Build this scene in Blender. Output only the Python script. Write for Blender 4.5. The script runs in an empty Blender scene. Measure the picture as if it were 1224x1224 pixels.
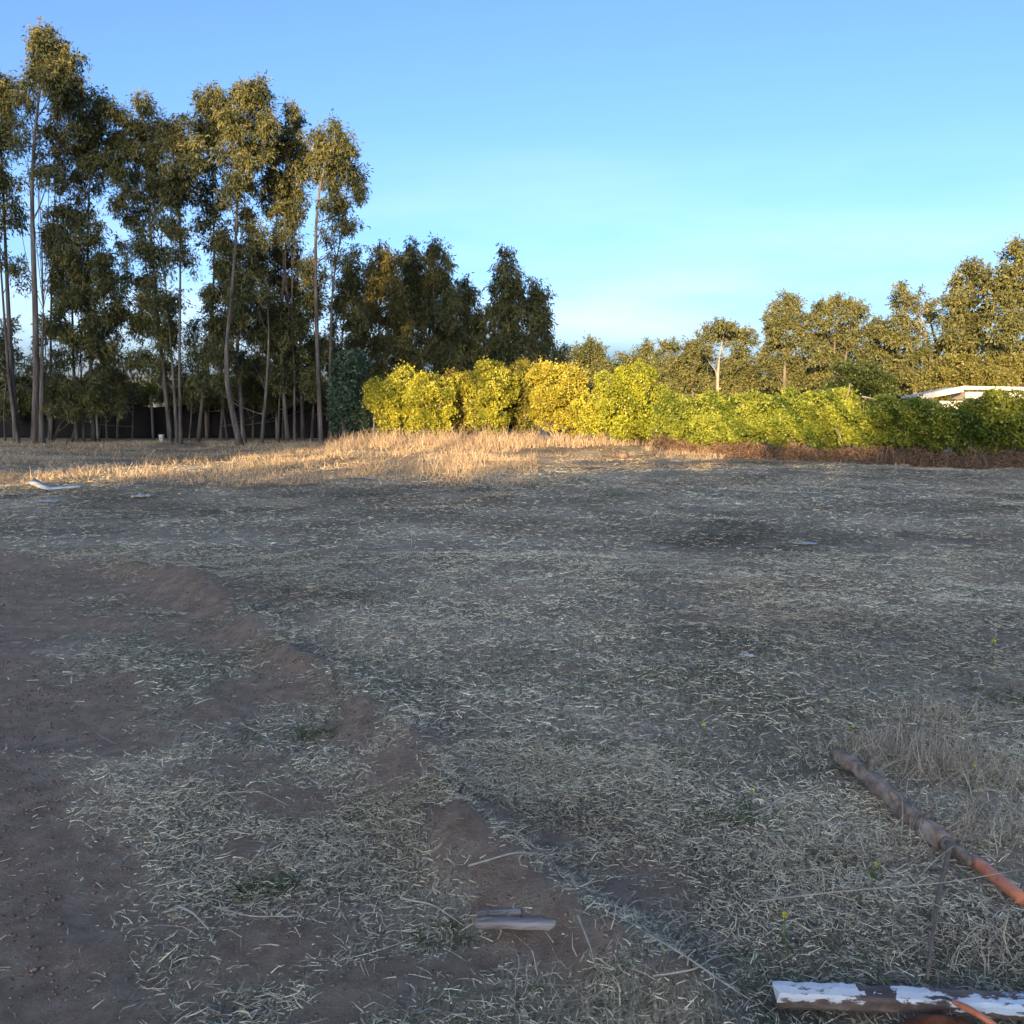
import bpy, math, random
import numpy as np
from mathutils import Vector

# ------------------------------------------------------------------ camera, sky, sun, exposure
sc = bpy.context.scene
F = 1200.0; CX = CY = 612.0; HZ = 468.0; CAMH = 1.6        # photograph pixels (1224 wide), horizon row
PITCH = math.atan((CY - HZ) / F)
cam_d = bpy.data.cameras.new('camera'); cam = bpy.data.objects.new('camera', cam_d)
sc.collection.objects.link(cam)
cam.location = (0, 0, CAMH); cam.rotation_euler = (math.pi/2 - PITCH, 0, 0)
cam_d.sensor_width = 36; cam_d.lens = 36 * F / 1224; cam_d.clip_end = 5000; cam_d.clip_start = 0.05
sc.camera = cam
SUN_AZ = math.radians(15); SUN_EL = math.radians(9)         # light travels forward and a little to the right
w = bpy.data.worlds.new('World'); sc.world = w; w.use_nodes = True
nt = w.node_tree; nt.nodes.clear()
sky = nt.nodes.new('ShaderNodeTexSky'); sky.sky_type = 'NISHITA'; sky.sun_disc = False
sky.sun_elevation = SUN_EL; sky.sun_rotation = math.pi + SUN_AZ
sky.air_density = 0.54; sky.dust_density = 2.7; sky.ozone_density = 2.9; sky.altitude = 50
bg = nt.nodes.new('ShaderNodeBackground'); bg.inputs['Strength'].default_value = 0.15
wo = nt.nodes.new('ShaderNodeOutputWorld')
wtc = nt.nodes.new('ShaderNodeTexCoord'); wmp = nt.nodes.new('ShaderNodeMapping'); wmp.inputs['Scale'].default_value = (1.6, 1.6, 9); wmp.inputs['Location'].default_value = (3.3, 1.2, .4)
wns = nt.nodes.new('ShaderNodeTexNoise'); wns.inputs['Scale'].default_value = 1.5; wns.inputs['Detail'].default_value = 5; wns.inputs['Roughness'].default_value = .5
wrm = nt.nodes.new('ShaderNodeMapRange'); wrm.inputs[1].default_value = .40; wrm.inputs[2].default_value = .75; wrm.inputs[3].default_value = 0; wrm.inputs[4].default_value = .42
wmx = nt.nodes.new('ShaderNodeMix'); wmx.data_type = 'RGBA'; wmx.inputs[7].default_value = (4.2, 4.4, 4.5, 1)      # thin high cloud
nt.links.new(wtc.outputs['Generated'], wmp.inputs[0]); nt.links.new(wmp.outputs[0], wns.inputs['Vector']); nt.links.new(wns.outputs[0], wrm.inputs[0]); 
wsp = nt.nodes.new('ShaderNodeSeparateXYZ'); wlo = nt.nodes.new('ShaderNodeMapRange'); wlo.inputs[1].default_value = .05; wlo.inputs[2].default_value = .24; wlo.inputs[3].default_value = 1; wlo.inputs[4].default_value = 0
wml = nt.nodes.new('ShaderNodeMath'); wml.operation = 'MULTIPLY'
nt.links.new(wtc.outputs['Generated'], wsp.inputs[0]); nt.links.new(wsp.outputs[2], wlo.inputs[0]); nt.links.new(wlo.outputs[0], wml.inputs[0]); nt.links.new(wrm.outputs[0], wml.inputs[1]); nt.links.new(wml.outputs[0], wmx.inputs[0])
nt.links.new(sky.outputs[0], wmx.inputs[6]); nt.links.new(wmx.outputs[2], bg.inputs[0]); nt.links.new(bg.outputs[0], wo.inputs[0])
sd = bpy.data.lights.new('sun', 'SUN'); sd.energy = 5.0; sd.angle = math.radians(0.35); sd.color = (1.0, 0.74, 0.42)
sun = bpy.data.objects.new('sun', sd); sc.collection.objects.link(sun)
sdir = Vector((math.sin(SUN_AZ)*math.cos(SUN_EL), math.cos(SUN_AZ)*math.cos(SUN_EL), -math.sin(SUN_EL)))
sun.rotation_euler = sdir.to_track_quat('-Z', 'Y').to_euler(); sun.location = (-20, -60, 40)
sc.view_settings.view_transform = 'Standard'; sc.view_settings.look = 'None'
sc.view_settings.gamma = 1; sc.view_settings.use_curve_mapping = False
sc.view_settings.exposure = 1.52
sc.cycles.use_denoising = True
sc.cycles.max_bounces = 6; sc.cycles.diffuse_bounces = 3; sc.cycles.transmission_bounces = 3; sc.cycles.glossy_bounces = 2
sc.cycles.use_adaptive_sampling = False

rng = np.random.default_rng(7); random.seed(7)
COL = sc.collection
cp, sp = math.cos(PITCH), math.sin(PITCH)

# ------------------------------------------------------------------ pixel <-> place
def ray(px, py):
    u = (px - CX) / F; v = -(py - CY) / F
    return np.array([u, cp + v*sp, -sp + v*cp])
def at(px, py, Y):
    d = ray(px, py); t = Y / d[1]
    return np.array([d[0]*t, Y, CAMH + d[2]*t])
def G(px, py):
    d = ray(px, py); t = CAMH / -d[2]
    return np.array([d[0]*t, d[1]*t, 0.0])
def to_px(x, y):
    z = -CAMH; dep = np.maximum(y*cp - z*sp, 0.2); up = y*sp + z*cp
    return CX + F*x/dep, CY - F*up/dep

# ------------------------------------------------------------------ noise and terrain
def vnoise(x, y, seed=0):
    x = np.asarray(x, float); y = np.asarray(y, float)
    xi = np.floor(x).astype(np.int64); yi = np.floor(y).astype(np.int64); fx = x - xi; fy = y - yi
    def h(a, b):
        n = (a*374761393 + b*668265263 + seed*974634777) & 0xffffffff
        n = ((n ^ (n >> 13)) * 1274126177) & 0xffffffff
        return ((n ^ (n >> 16)) & 0xffff) / 65535.0
    sx = fx*fx*(3-2*fx); sy = fy*fy*(3-2*fy)
    return (h(xi,yi)*(1-sx)+h(xi+1,yi)*sx)*(1-sy) + (h(xi,yi+1)*(1-sx)+h(xi+1,yi+1)*sx)*sy
def fbm(x, y, seed=0, o=4):
    s = 0; a = .5; t = 0
    for k in range(o):
        s = s + a*vnoise(np.asarray(x)*2**k, np.asarray(y)*2**k, seed+k); t += a; a *= .5
    return s/t
RIDGE_PX = [(150,683),(190,690),(250,712),(310,765),(425,835),(465,870),(505,920),(560,1010),(690,1110),(800,1200),(930,1320)]
RIDGE = np.array([G(*p)[:2] for p in RIDGE_PX])
def seg_dist(x, y, P):
    best = np.full(np.shape(x), 1e9)
    for a, b in zip(P[:-1], P[1:]):
        d = b - a; t = np.clip(((x-a[0])*d[0] + (y-a[1])*d[1]) / (d@d), 0, 1)
        best = np.minimum(best, np.hypot(x-a[0]-t*d[0], y-a[1]-t*d[1]))
    return best
BARE_SPOTS = [(235,714,70,16),(120,705,120,22),(285,762,30,10),(345,800,55,16),(430,880,34,26),(470,935,34,30),(545,1025,36,30),(505,905,40,14),
    (660,1000,40,16),(740,1060,34,16),(805,1205,50,26),(350,960,60,22),(330,1130,80,30),(420,1180,60,30),(560,1150,50,20),(300,1010,45,16),
    (640,1120,60,20),(690,1150,70,22),(595,985,40,14),(250,860,40,14),(600,1080,34,14),(840,1150,30,14)]
YB = [560,640,680,740,800,900,1000,1100,1224,1500]; XB = [-200,-60,110,75,62,95,150,130,190,300]
RY = [p[1] for p in RIDGE_PX]; RX = [p[0] for p in RIDGE_PX]
def bare(x, y):
    x = np.asarray(x, float); y = np.asarray(y, float)
    px, py = to_px(x, y)
    n = fbm(x*2.2, y*2.2, 3, 4) - .5
    n2 = fbm(x*6, y*6, 9, 3) - .5
    xb = np.interp(py, YB, XB)
    m = 1/(1+np.exp(-((xb + 22 - px)/24 + n*7 + n2*3)))
    xr = np.interp(py, RY, RX)
    mid = (px < xr) & (py > 690)
    m = np.maximum(m, np.where(mid, 1/(1+np.exp(-(n*16 + n2*8 - .9))), 0))
    right = 1/(1+np.exp(-(n*14 + n2*9 - 3.2)))
    m = np.maximum(m, right*.8)
    for (a, b, ra, rb) in BARE_SPOTS:
        d = ((px-a)/ra)**2 + ((py-b)/rb)**2
        m = np.maximum(m, 1/(1+np.exp(-( (1-d)*3 + n*7 + n2*5))))
    return np.where(y < .8, .5, m) * np.clip((24-y)/4, 0, 1)
def gz(x, y):
    x = np.asarray(x, float); y = np.asarray(y, float)
    far = np.clip((45-np.hypot(x, y))/20, 0, 1)
    z = (fbm(x*.35, y*.35, 21, 3)-.5)*.16 + (fbm(x*2.0, y*2.0, 31, 4)-.5)*.075 + (fbm(x*6.5, y*6.5, 37, 2)-.5)*.028
    d = seg_dist(x, y, RIDGE)
    z = z + .068*np.exp(-(d/.14)**2)*(.55+.9*vnoise(x*3, y*3, 5)) + (fbm(x*11, y*11, 47, 2)-.5)*.035*np.exp(-(d/.32)**2) - .02*np.exp(-((d-.35)/.18)**2)
    px, py = to_px(x, y)
    for (a, b, ra, rb, hh) in [(235,708,60,16,.10),(545,1022,40,34,.05),(805,1212,55,34,.05),(470,930,40,34,.04),(740,1058,34,20,.03)]:
        z = z + hh*np.exp(-(((px-a)/ra)**2 + ((py-b)/rb)**2))*(y > 1)
    # verge under the bushes and the shoulder of soil by the hedge
    z = z + .16*np.exp(-((y-28.5)/2.2)**2)*np.clip((x+5)/2, 0, 1)*np.clip((9-x)/3, 0, 1)
    return z*far

def zone_tint(x, y):
    """patches of paler, browner and greyer straw, drawn out across the field"""
    a = np.clip((fbm(x*.38, y*.75, 61, 4)-.36)*3.6, 0, 1)[:, None]; b = np.clip((fbm(x*.5, y*.9, 161, 4)-.46)*5, 0, 1)[:, None]
    b = b*np.clip((np.asarray(y)-4)/6, .25, 1)[:, None]
    return (.80 + .34*a)*(1-b + b*np.array([.90,.79,.70]))

# ------------------------------------------------------------------ mesh helpers
def quads(name, V, Q, mat, parent=None, col=None, smooth=False):
    V = np.ascontiguousarray(V, np.float32); Q = np.ascontiguousarray(Q, np.int32)
    me = bpy.data.meshes.new(name)
    me.vertices.add(len(V)); me.vertices.foreach_set('co', V.ravel())
    me.loops.add(Q.size); me.loops.foreach_set('vertex_index', Q.ravel())
    me.polygons.add(len(Q)); me.polygons.foreach_set('loop_start', np.arange(0, Q.size, Q.shape[1], dtype=np.int32))
    if col is not None:
        a = me.color_attributes.new('Col', 'FLOAT_COLOR', 'POINT')
        c = np.ones((len(V), 4), np.float32); c[:, :3] = col; a.data.foreach_set('color', c.ravel())
    me.update(calc_edges=True)
    me.polygons.foreach_set('use_smooth', np.full(len(Q), smooth))
    if mat: me.materials.append(mat)
    o = bpy.data.objects.new(name, me); COL.objects.link(o)
    if parent is not None: o.parent = parent; o.matrix_parent_inverse = parent.matrix_basis.inverted()
    return o
def empty(name, loc):
    o = bpy.data.objects.new(name, None); COL.objects.link(o); o.location = loc; o.empty_display_size = .3
    return o
def tag(o, label=None, cat=None, group=None, kind=None):
    for k, v in (('label', label), ('category', cat), ('group', group), ('kind', kind)):
        if v: o[k] = v
    return o
class Geo:
    def __init__(s): s.V = []; s.Q = []; s.C = []; s.n = 0
    def add(s, V, Q, c=None):
        V = np.asarray(V, float); s.V.append(V); s.Q.append(np.asarray(Q) + s.n); s.n += len(V)
        s.C.append(np.broadcast_to(np.asarray((1,1,1) if c is None else c, float), (len(V), 3)))
    def tube(s, P, R, k=7, c=None, wob=0, cap=True, furrow=0):
        P = np.asarray(P, float); R = np.broadcast_to(np.asarray(R, float), (len(P),))
        T = np.gradient(P, axis=0); T /= np.linalg.norm(T, axis=1)[:, None] + 1e-9
        ref = np.array([0., 0, 1]) if abs(T[:, 2]).mean() < .8 else np.array([1., 0, 0])
        A = np.cross(T, ref); A /= np.linalg.norm(A, axis=1)[:, None] + 1e-9; B = np.cross(T, A)
        an = np.arange(k)*2*np.pi/k
        rad = R[:, None]*(1 + wob*(rng.random((len(P), k))-.5) + furrow*(rng.random((1, k))-.5))
        V = P[:, None] + rad[..., None]*(np.cos(an)[None, :, None]*A[:, None] + np.sin(an)[None, :, None]*B[:, None])
        V = V.reshape(-1, 3); Q = []
        for i in range(len(P)-1):
            for j in range(k):
                j2 = (j+1) % k; Q.append((i*k+j, i*k+j2, (i+1)*k+j2, (i+1)*k+j))
        if cap:
            n = len(V); V = np.vstack([V, P[0], P[-1]])
            for j in range(0, k, 1):
                j2 = (j+1) % k; m = len(P)-1
                Q.append((n, j2, j, n)) if False else None
            for j in range(0, k-1, 2):
                Q.append((n, (j+2) % k, j+1, j)); m = (len(P)-1)*k
                Q.append((n+1, m+j, m+j+1, m+(j+2) % k))
            if k % 2 == 1:
                pass
        s.add(V, Q, c)
    def box(s, c0, ax, ay, az, col=None):
        c0, ax, ay, az = map(lambda v: np.asarray(v, float), (c0, ax, ay, az)); V = []
        for k in (-1, 1):
            for j in (-1, 1):
                for i in (-1, 1): V.append(c0 + i*ax + j*ay + k*az)
        s.add(V, [(0,2,3,1),(4,5,7,6),(0,1,5,4),(2,6,7,3),(0,4,6,2),(1,3,7,5)], col)
    def build(s, name, mat, parent=None, smooth=False):
        return quads(name, np.vstack(s.V), np.vstack(s.Q), mat, parent, np.vstack(s.C), smooth)
def nrm(v): return v/(np.linalg.norm(v, axis=-1, keepdims=True)+1e-9)
def leaves(P, D, L, W, C, name, mat, parent):
    """diamond leaves: P base, D direction, L length, W width, C colour"""
    n = len(P); S = nrm(np.cross(D, rng.normal(size=(n, 3)))); Nn = np.cross(D, S)
    L = np.broadcast_to(L, (n,))[:, None]; W = np.broadcast_to(W, (n,))[:, None]
    V = np.stack([P, P + D*L*.45 + S*W + Nn*L*.05, P + D*L], 1).reshape(-1, 3)
    Q = np.arange(3*n).reshape(-1, 3)
    return quads(name, V, Q, mat, parent, np.repeat(C, 3, 0))
def ribbons(P, D, L, W, C, sag, name, mat, parent=None, seg=2, taper=.25):
    """bent strips; D start direction, sag = change of direction along the strip"""
    n = len(P); D = nrm(D); S = nrm(np.cross(D, nrm(rng.normal(size=(n, 3)) + np.array([0, 0, 1.2])))) 
    L = np.broadcast_to(L, (n,))[:, None]; W = np.broadcast_to(W, (n,))[:, None]
    rows = []; p = P; d = D
    for k in range(seg+1):
        ww = W*.5*(1-(1-taper)*k/seg)
        rows += [p - S*ww, p + S*ww]
        p = p + d*L/seg; d = nrm(d + sag)
    V = np.stack(rows, 1).reshape(-1, 3); m = 2*(seg+1)
    b = (np.arange(n)*m)[:, None]
    Q = np.concatenate([b + np.array([2*k, 2*k+1, 2*k+3, 2*k+2]) for k in range(seg)], 0)
    return quads(name, V, Q, mat, parent, np.repeat(C, m, 0))

# ------------------------------------------------------------------ materials
def mat(name):
    m = bpy.data.materials.new(name); m.use_nodes = True; m.node_tree.nodes.clear()
    return m, m.node_tree.nodes, m.node_tree.links
def N(nodes, t, **kw):
    n = nodes.new(t)
    for k, v in kw.items():
        if k.startswith('_'): setattr(n, k[1:], v)
        else: n.inputs[k.replace('__', ' ')].default_value = v
    return n
def ramp(nodes, stops):
    r = nodes.new('ShaderNodeValToRGB'); e = r.color_ramp.elements
    while len(e) < len(stops): e.new(.5)
    for i, (p, c) in enumerate(stops): e[i].position = p; e[i].color = (*c, 1)
    return r
def foliage_mat(name, transl=.3, rough=.45, spec=.3, tint=(1, 1, 1)):
    m, n, l = mat(name)
    a = N(n, 'ShaderNodeVertexColor', _layer_name='Col'); out = n.new('ShaderNodeOutputMaterial')
    p = N(n, 'ShaderNodeBsdfPrincipled', Roughness=rough); p.inputs['Specular IOR Level'].default_value = spec
    t = n.new('ShaderNodeBsdfTranslucent'); mx = n.new('ShaderNodeMixShader'); mx.inputs[0].default_value = transl
    l.new(a.outputs[0], p.inputs['Base Color']); l.new(a.outputs[0], t.inputs['Color'])
    l.new(p.outputs[0], mx.inputs[1]); l.new(t.outputs[0], mx.inputs[2]); l.new(mx.outputs[0], out.inputs[0])
    return m
def noise_mat(name, stops, scale=8, stretch=(1, 1, 1), rough=.85, bump=.3, detail=6, vcol=False, spec=.2, dist=.02):
    m, n, l = mat(name); out = n.new('ShaderNodeOutputMaterial')
    p = N(n, 'ShaderNodeBsdfPrincipled', Roughness=rough); p.inputs['Specular IOR Level'].default_value = spec
    tc = n.new('ShaderNodeTexCoord'); mp = n.new('ShaderNodeMapping'); mp.inputs['Scale'].default_value = stretch
    ns = N(n, 'ShaderNodeTexNoise', Scale=scale, Detail=detail, Roughness=.62)
    r = ramp(n, stops); b = N(n, 'ShaderNodeBump', Strength=bump, Distance=dist)
    l.new(tc.outputs['Object'], mp.inputs[0]); l.new(mp.outputs[0], ns.inputs['Vector']); l.new(ns.outputs[0], r.inputs[0])
    src = r.outputs[0]
    if vcol:
        a = N(n, 'ShaderNodeVertexColor', _layer_name='Col'); mm = n.new('ShaderNodeMix'); mm.data_type = 'RGBA'; mm.blend_type = 'MULTIPLY'
        mm.inputs[0].default_value = 1; l.new(src, mm.inputs[6]); l.new(a.outputs[0], mm.inputs[7]); src = mm.outputs[2]
    l.new(src, p.inputs['Base Color']); l.new(ns.outputs[0], b.inputs['Height']); l.new(b.outputs[0], p.inputs['Normal'])
    l.new(p.outputs[0], out.inputs[0])
    return m
M = {}
M['leaf'] = foliage_mat('eucalyptus_leaf', .25, .5, .15)
M['bushleaf'] = foliage_mat('hedge_leaf', .18, .45, .3)
M['straw'] = foliage_mat('dry_straw', .15, .7, .15)
M['petal'] = foliage_mat('petal', .2, .6, .2)
M['bark'] = noise_mat('eucalyptus_bark', [(.3, (.035,.028,.022)), (.46, (.085,.07,.057)), (.62, (.145,.122,.10)), (.76, (.25,.215,.18))], 9, (1, 1, .14), .9, .8, 9, dist=.04)
M['palebark'] = noise_mat('pale_bark', [(.3, (.16,.125,.09)), (.65, (.36,.30,.23))], 4, (1, 1, .2), .8, .3)
M['farbark'] = noise_mat('far_bark', [(.3, (.07,.055,.04)), (.65, (.16,.13,.10))], 4, (1, 1, .2), .85, .3)
M['stem'] = noise_mat('shrub_stem', [(.3, (.14,.09,.06)), (.7, (.32,.24,.17))], 12, (1, 1, .3), .85, .4)
M['deadwood'] = noise_mat('dead_wood', [(.25, (.09,.06,.043)), (.45, (.25,.18,.13)), (.58, (.36,.275,.21)), (.75, (.52,.42,.33))], 16, (1, 1, 1), .95, 1, 10, dist=.012)
M['greywood'] = noise_mat('grey_split_wood', [(.3, (.14,.11,.09)), (.5, (.33,.28,.24)), (.7, (.5,.44,.38))], 14, (.25, 3, 3), .9, .8, 8, dist=.006)
M['net'] = noise_mat('black_shade_net', [(.3, (.006,.006,.007)), (.7, (.02,.019,.018))], 30, (1, 1, 1), .9, .2)
M['post'] = noise_mat('fence_post_wood', [(.3, (.14,.115,.095)), (.7, (.33,.29,.25))], 6, (1, 1, .2), .9, .3)
M['plastic'] = noise_mat('white_plastic', [(.3, (.26,.25,.23)), (.5, (.48,.47,.44)), (.7, (.62,.61,.58))], 9, (1, 1, 1), .5, .1)
M['whiteboard'] = noise_mat('weathered_white_paint', [(.3, (.22,.21,.19)), (.5, (.46,.45,.42)), (.7, (.62,.61,.58))], 7, (1, 1, 1), .7, .2)
M['orange'] = noise_mat('orange_pipe_plastic', [(.3, (.26,.10,.05)), (.42, (.60,.19,.085)), (.6, (.72,.25,.12)), (.8, (.78,.38,.24))], 18, (1, 1, 1), .45, .1, spec=.4)
M['rust'] = noise_mat('rusty_metal', [(.3, (.07,.025,.014)), (.55, (.22,.075,.03)), (.75, (.36,.14,.05))], 12, (1, 1, 1), .85, .5, dist=.006)
M['roofwhite'] = noise_mat('white_roof_sheet', [(.3, (.36,.33,.27)), (.55, (.5,.46,.39)), (.75, (.58,.54,.46))], 3, (1, 1, 1), .6, .05)
M['shedwall'] = noise_mat('pale_shed_wall', [(.3, (.42,.37,.30)), (.7, (.58,.52,.43))], 3, (1, 1, 1), .85, .1)
M['barnwall'] = noise_mat('barn_wall', [(.3, (.30,.27,.23)), (.7, (.42,.38,.33))], 2, (1, 1, 1), .9, .1)
M['barnroof'] = noise_mat('barn_roof', [(.3, (.18,.16,.15)), (.7, (.28,.25,.23))], 2, (1, 1, 1), .7, .1)
M['stone'] = noise_mat('stone', [(.3, (.22,.2,.18)), (.7, (.4,.38,.35))], 8, (1, 1, 1), .9, .4)
M['clod'] = noise_mat('soil_clod', [(.3, (.15,.095,.068)), (.7, (.33,.225,.16))], 30, (1, 1, 1), .95, .3)
M['hill'] = noise_mat('far_hill', [(.3, (.17,.15,.11)), (.7, (.27,.23,.16))], .02, (1, 1, 1), .95, 0)

def ground_mat():
    m, n, l = mat('field_ground'); out = n.new('ShaderNodeOutputMaterial')
    p = N(n, 'ShaderNodeBsdfPrincipled', Roughness=.95); p.inputs['Specular IOR Level'].default_value = .1
    tc = n.new('ShaderNodeTexCoord'); a = N(n, 'ShaderNodeVertexColor', _layer_name='Col')
    sep = n.new('ShaderNodeSeparateColor'); l.new(a.outputs[0], sep.inputs[0])
    ns = N(n, 'ShaderNodeTexNoise', Scale=9, Detail=12, Roughness=.72); l.new(tc.outputs['Object'], ns.inputs['Vector'])
    soil = ramp(n, [(.3, (.29,.20,.135)), (.5, (.45,.315,.215)), (.68, (.58,.435,.31))]); l.new(ns.outputs[0], soil.inputs[0])
    def streak(sx, sy, rot):
        mp = n.new('ShaderNodeMapping'); mp.inputs['Scale'].default_value = (sx, sy, 20); mp.inputs['Rotation'].default_value = (0, 0, rot)
        q = N(n, 'ShaderNodeTexNoise', Scale=1, Detail=5, Roughness=.65, Distortion=.6); l.new(tc.outputs['Object'], mp.inputs[0]); l.new(mp.outputs[0], q.inputs['Vector']); return q
    s1, s2, s3 = streak(14, 110, .3), streak(120, 16, .5), streak(90, 14, -.9)
    m1 = N(n, 'ShaderNodeMath', _operation='MAXIMUM'); l.new(s1.outputs[0], m1.inputs[0]); l.new(s2.outputs[0], m1.inputs[1])
    n2 = N(n, 'ShaderNodeMath', _operation='MAXIMUM'); l.new(m1.outputs[0], n2.inputs[0]); l.new(s3.outputs[0], n2.inputs[1])
    th = ramp(n, [(.42, (.12,.09,.06)), (.53, (.38,.315,.22)), (.66, (.72,.63,.46))]); l.new(n2.outputs[0], th.inputs[0])
    n3 = N(n, 'ShaderNodeTexNoise', Scale=.6, Detail=5, Roughness=.6); l.new(tc.outputs['Object'], n3.inputs['Vector'])
    var = ramp(n, [(.35, (.55,.52,.47)), (.65, (1.1,1.08,1.05))]); l.new(n3.outputs[0], var.inputs[0])
    mm = n.new('ShaderNodeMix'); mm.data_type = 'RGBA'; mm.blend_type = 'MULTIPLY'; mm.inputs[0].default_value = 1
    zc = N(n, 'ShaderNodeMix', _data_type='RGBA', _blend_type='MULTIPLY'); zc.inputs[0].default_value = 1; l.new(var.outputs[0], zc.inputs[6]); l.new(sep.outputs[1], zc.inputs[7])
    l.new(th.outputs[0], mm.inputs[6]); l.new(zc.outputs[2], mm.inputs[7])
    mx = n.new('ShaderNodeMix'); mx.data_type = 'RGBA'; l.new(sep.outputs[0], mx.inputs[0])
    l.new(mm.outputs[2], mx.inputs[6]); l.new(soil.outputs[0], mx.inputs[7])
    gr = N(n, 'ShaderNodeTexNoise', Scale=70, Detail=6, Roughness=.75); l.new(tc.outputs['Object'], gr.inputs['Vector'])
    hm = n.new('ShaderNodeMix'); l.new(sep.outputs[0], hm.inputs[0]); l.new(n2.outputs[0], hm.inputs[2]); l.new(gr.outputs[0], hm.inputs[3])
    ad = N(n, 'ShaderNodeMath', _operation='ADD'); l.new(ns.outputs[0], ad.inputs[0]); l.new(hm.outputs[0], ad.inputs[1])
    b = N(n, 'ShaderNodeBump', Strength=1.0, Distance=.035); l.new(ad.outputs[0], b.inputs['Height']); l.new(b.outputs[0], p.inputs['Normal'])
    l.new(mx.outputs[2], p.inputs['Base Color']); l.new(p.outputs[0], out.inputs[0])
    return m
M['ground'] = ground_mat()

# ------------------------------------------------------------------ the setting
def axis_points(segs):
    pts = [segs[0][0]]
    for a, b, s in segs: pts += list(np.linspace(a, b, max(2, int(round(abs(b-a)/s))+1))[1:])
    return np.array(pts)
xs = axis_points([(-3,3,.05),(3,8,.12),(8,20,.3),(20,60,4),(60,250,20),(250,1500,150)])
xs = np.unique(np.concatenate([xs, -xs]))
ys = axis_points([(-1500,-250,150),(-250,-60,20),(-60,-10,5),(-10,1.0,.5),(1.0,6.5,.045),(6.5,12,.08),(12,34,.2),(34,70,3),(70,250,20),(250,1500,150)])
Xg, Yg = np.meshgrid(xs, ys); Zg = gz(Xg, Yg); Bg = bare(Xg, Yg)
V = np.stack([Xg, Yg, Zg], -1).reshape(-1, 3); nx, ny = len(xs), len(ys)
ii = (np.arange(ny-1)[:, None]*nx + np.arange(nx-1)[None]).ravel()
Q = np.stack([ii, ii+1, ii+nx+1, ii+nx], 1)
ground = quads('ground', V, Q, M['ground'], None, np.hstack([Bg.reshape(-1, 1), zone_tint(Xg.ravel(), Yg.ravel()).mean(1)[:, None], np.zeros((Bg.size, 1))]), True)
tag(ground, 'dry field of bare reddish soil and cut straw', None, None, 'structure')
# far low hill
hx = np.linspace(-900, 900, 60); prof = 9 + 7*fbm(hx*.006, hx*0, 77, 3) - 5*((hx+250)/900)**2
rows = []
for k, (yy, s) in enumerate([(520, 0), (600, .6), (700, 1), (900, .3)]):
    rows.append(np.stack([hx, np.full(60, yy), np.where(s == 0, -.5, prof*s*.95)], 1))
hv = np.vstack(rows); hi = (np.arange(3)[:, None]*60 + np.arange(59)[None]).ravel()
hill = quads('distant_hill', hv, np.stack([hi, hi+1, hi+61, hi+60], 1), M['hill'], None, None, True)
tag(hill, 'low dry hill on the horizon', None, None, 'structure')

# ------------------------------------------------------------------ trees
def crown_leaves(blobs, L, W, lai, cols, Ymean, droop=.75, dscale=1.0, sprig=7):
    Ps, Ds, Ls, Cs = [], [], [], []
    for bl in blobs:
        c, rx, rz, dens = bl
        area = math.pi*rx*rz
        n = max(6, int(area*lai*dens/(L*W*.5)/sprig))
        # clumps of leaves inside the blob, each a drooping tuft with its own tint
        ns = 9; cc = nrm(rng.normal(size=(ns, 3)))*(rng.random(ns)**.4)[:, None]*.85; cr = rng.uniform(.26, .5, ns); ct = rng.random(ns)
        ci = rng.integers(0, ns, n); d = nrm(rng.normal(size=(n, 3))); r = rng.random(n)**.5
        p = c + (cc[ci] + d*(r*cr[ci])[:, None]*np.array([1, 1, 1.25]))*np.array([rx, rx*dscale, rz])
        tint = np.clip(.55*ct[ci] + .5*rng.random(n), 0, 1)
        k = np.repeat(np.arange(n), sprig); m = len(k)
        sd_ = nrm(rng.normal(size=(n, 3))*.7 + np.array([0, 0, -droop])); t = rng.random(m)
        P = p[k] + sd_[k]*(t*L*2.2)[:, None] + rng.normal(size=(m, 3))*L*.28
        D = nrm(sd_[k] + rng.normal(size=(m, 3))*.55 + np.array([0, 0, -droop*.5]))
        ca, cb = np.array(cols[0]), np.array(cols[1])
        tt = (np.clip(tint[k]*.75 + rng.random(m)*.25, 0, 1)**1.35)[:, None]
        Ps.append(P); Ds.append(D); Ls.append(L*(.6+.8*rng.random(m))); Cs.append(ca*(1-tt)+cb*tt)
    return np.vstack(Ps), np.vstack(Ds), np.concatenate(Ls), np.vstack(Cs)
def smooth_line(P, n):
    P = np.asarray(P, float); t = np.linspace(0, len(P)-1, n); out = np.empty((n, 3))
    for j in range(3): out[:, j] = np.interp(t, np.arange(len(P)), P[:, j])
    for _ in range(3):
        out[1:-1] = (out[:-2] + 2*out[1:-1] + out[2:])/4
    return out
EUC = ((.010,.030,.019), (.25,.215,.07))
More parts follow.
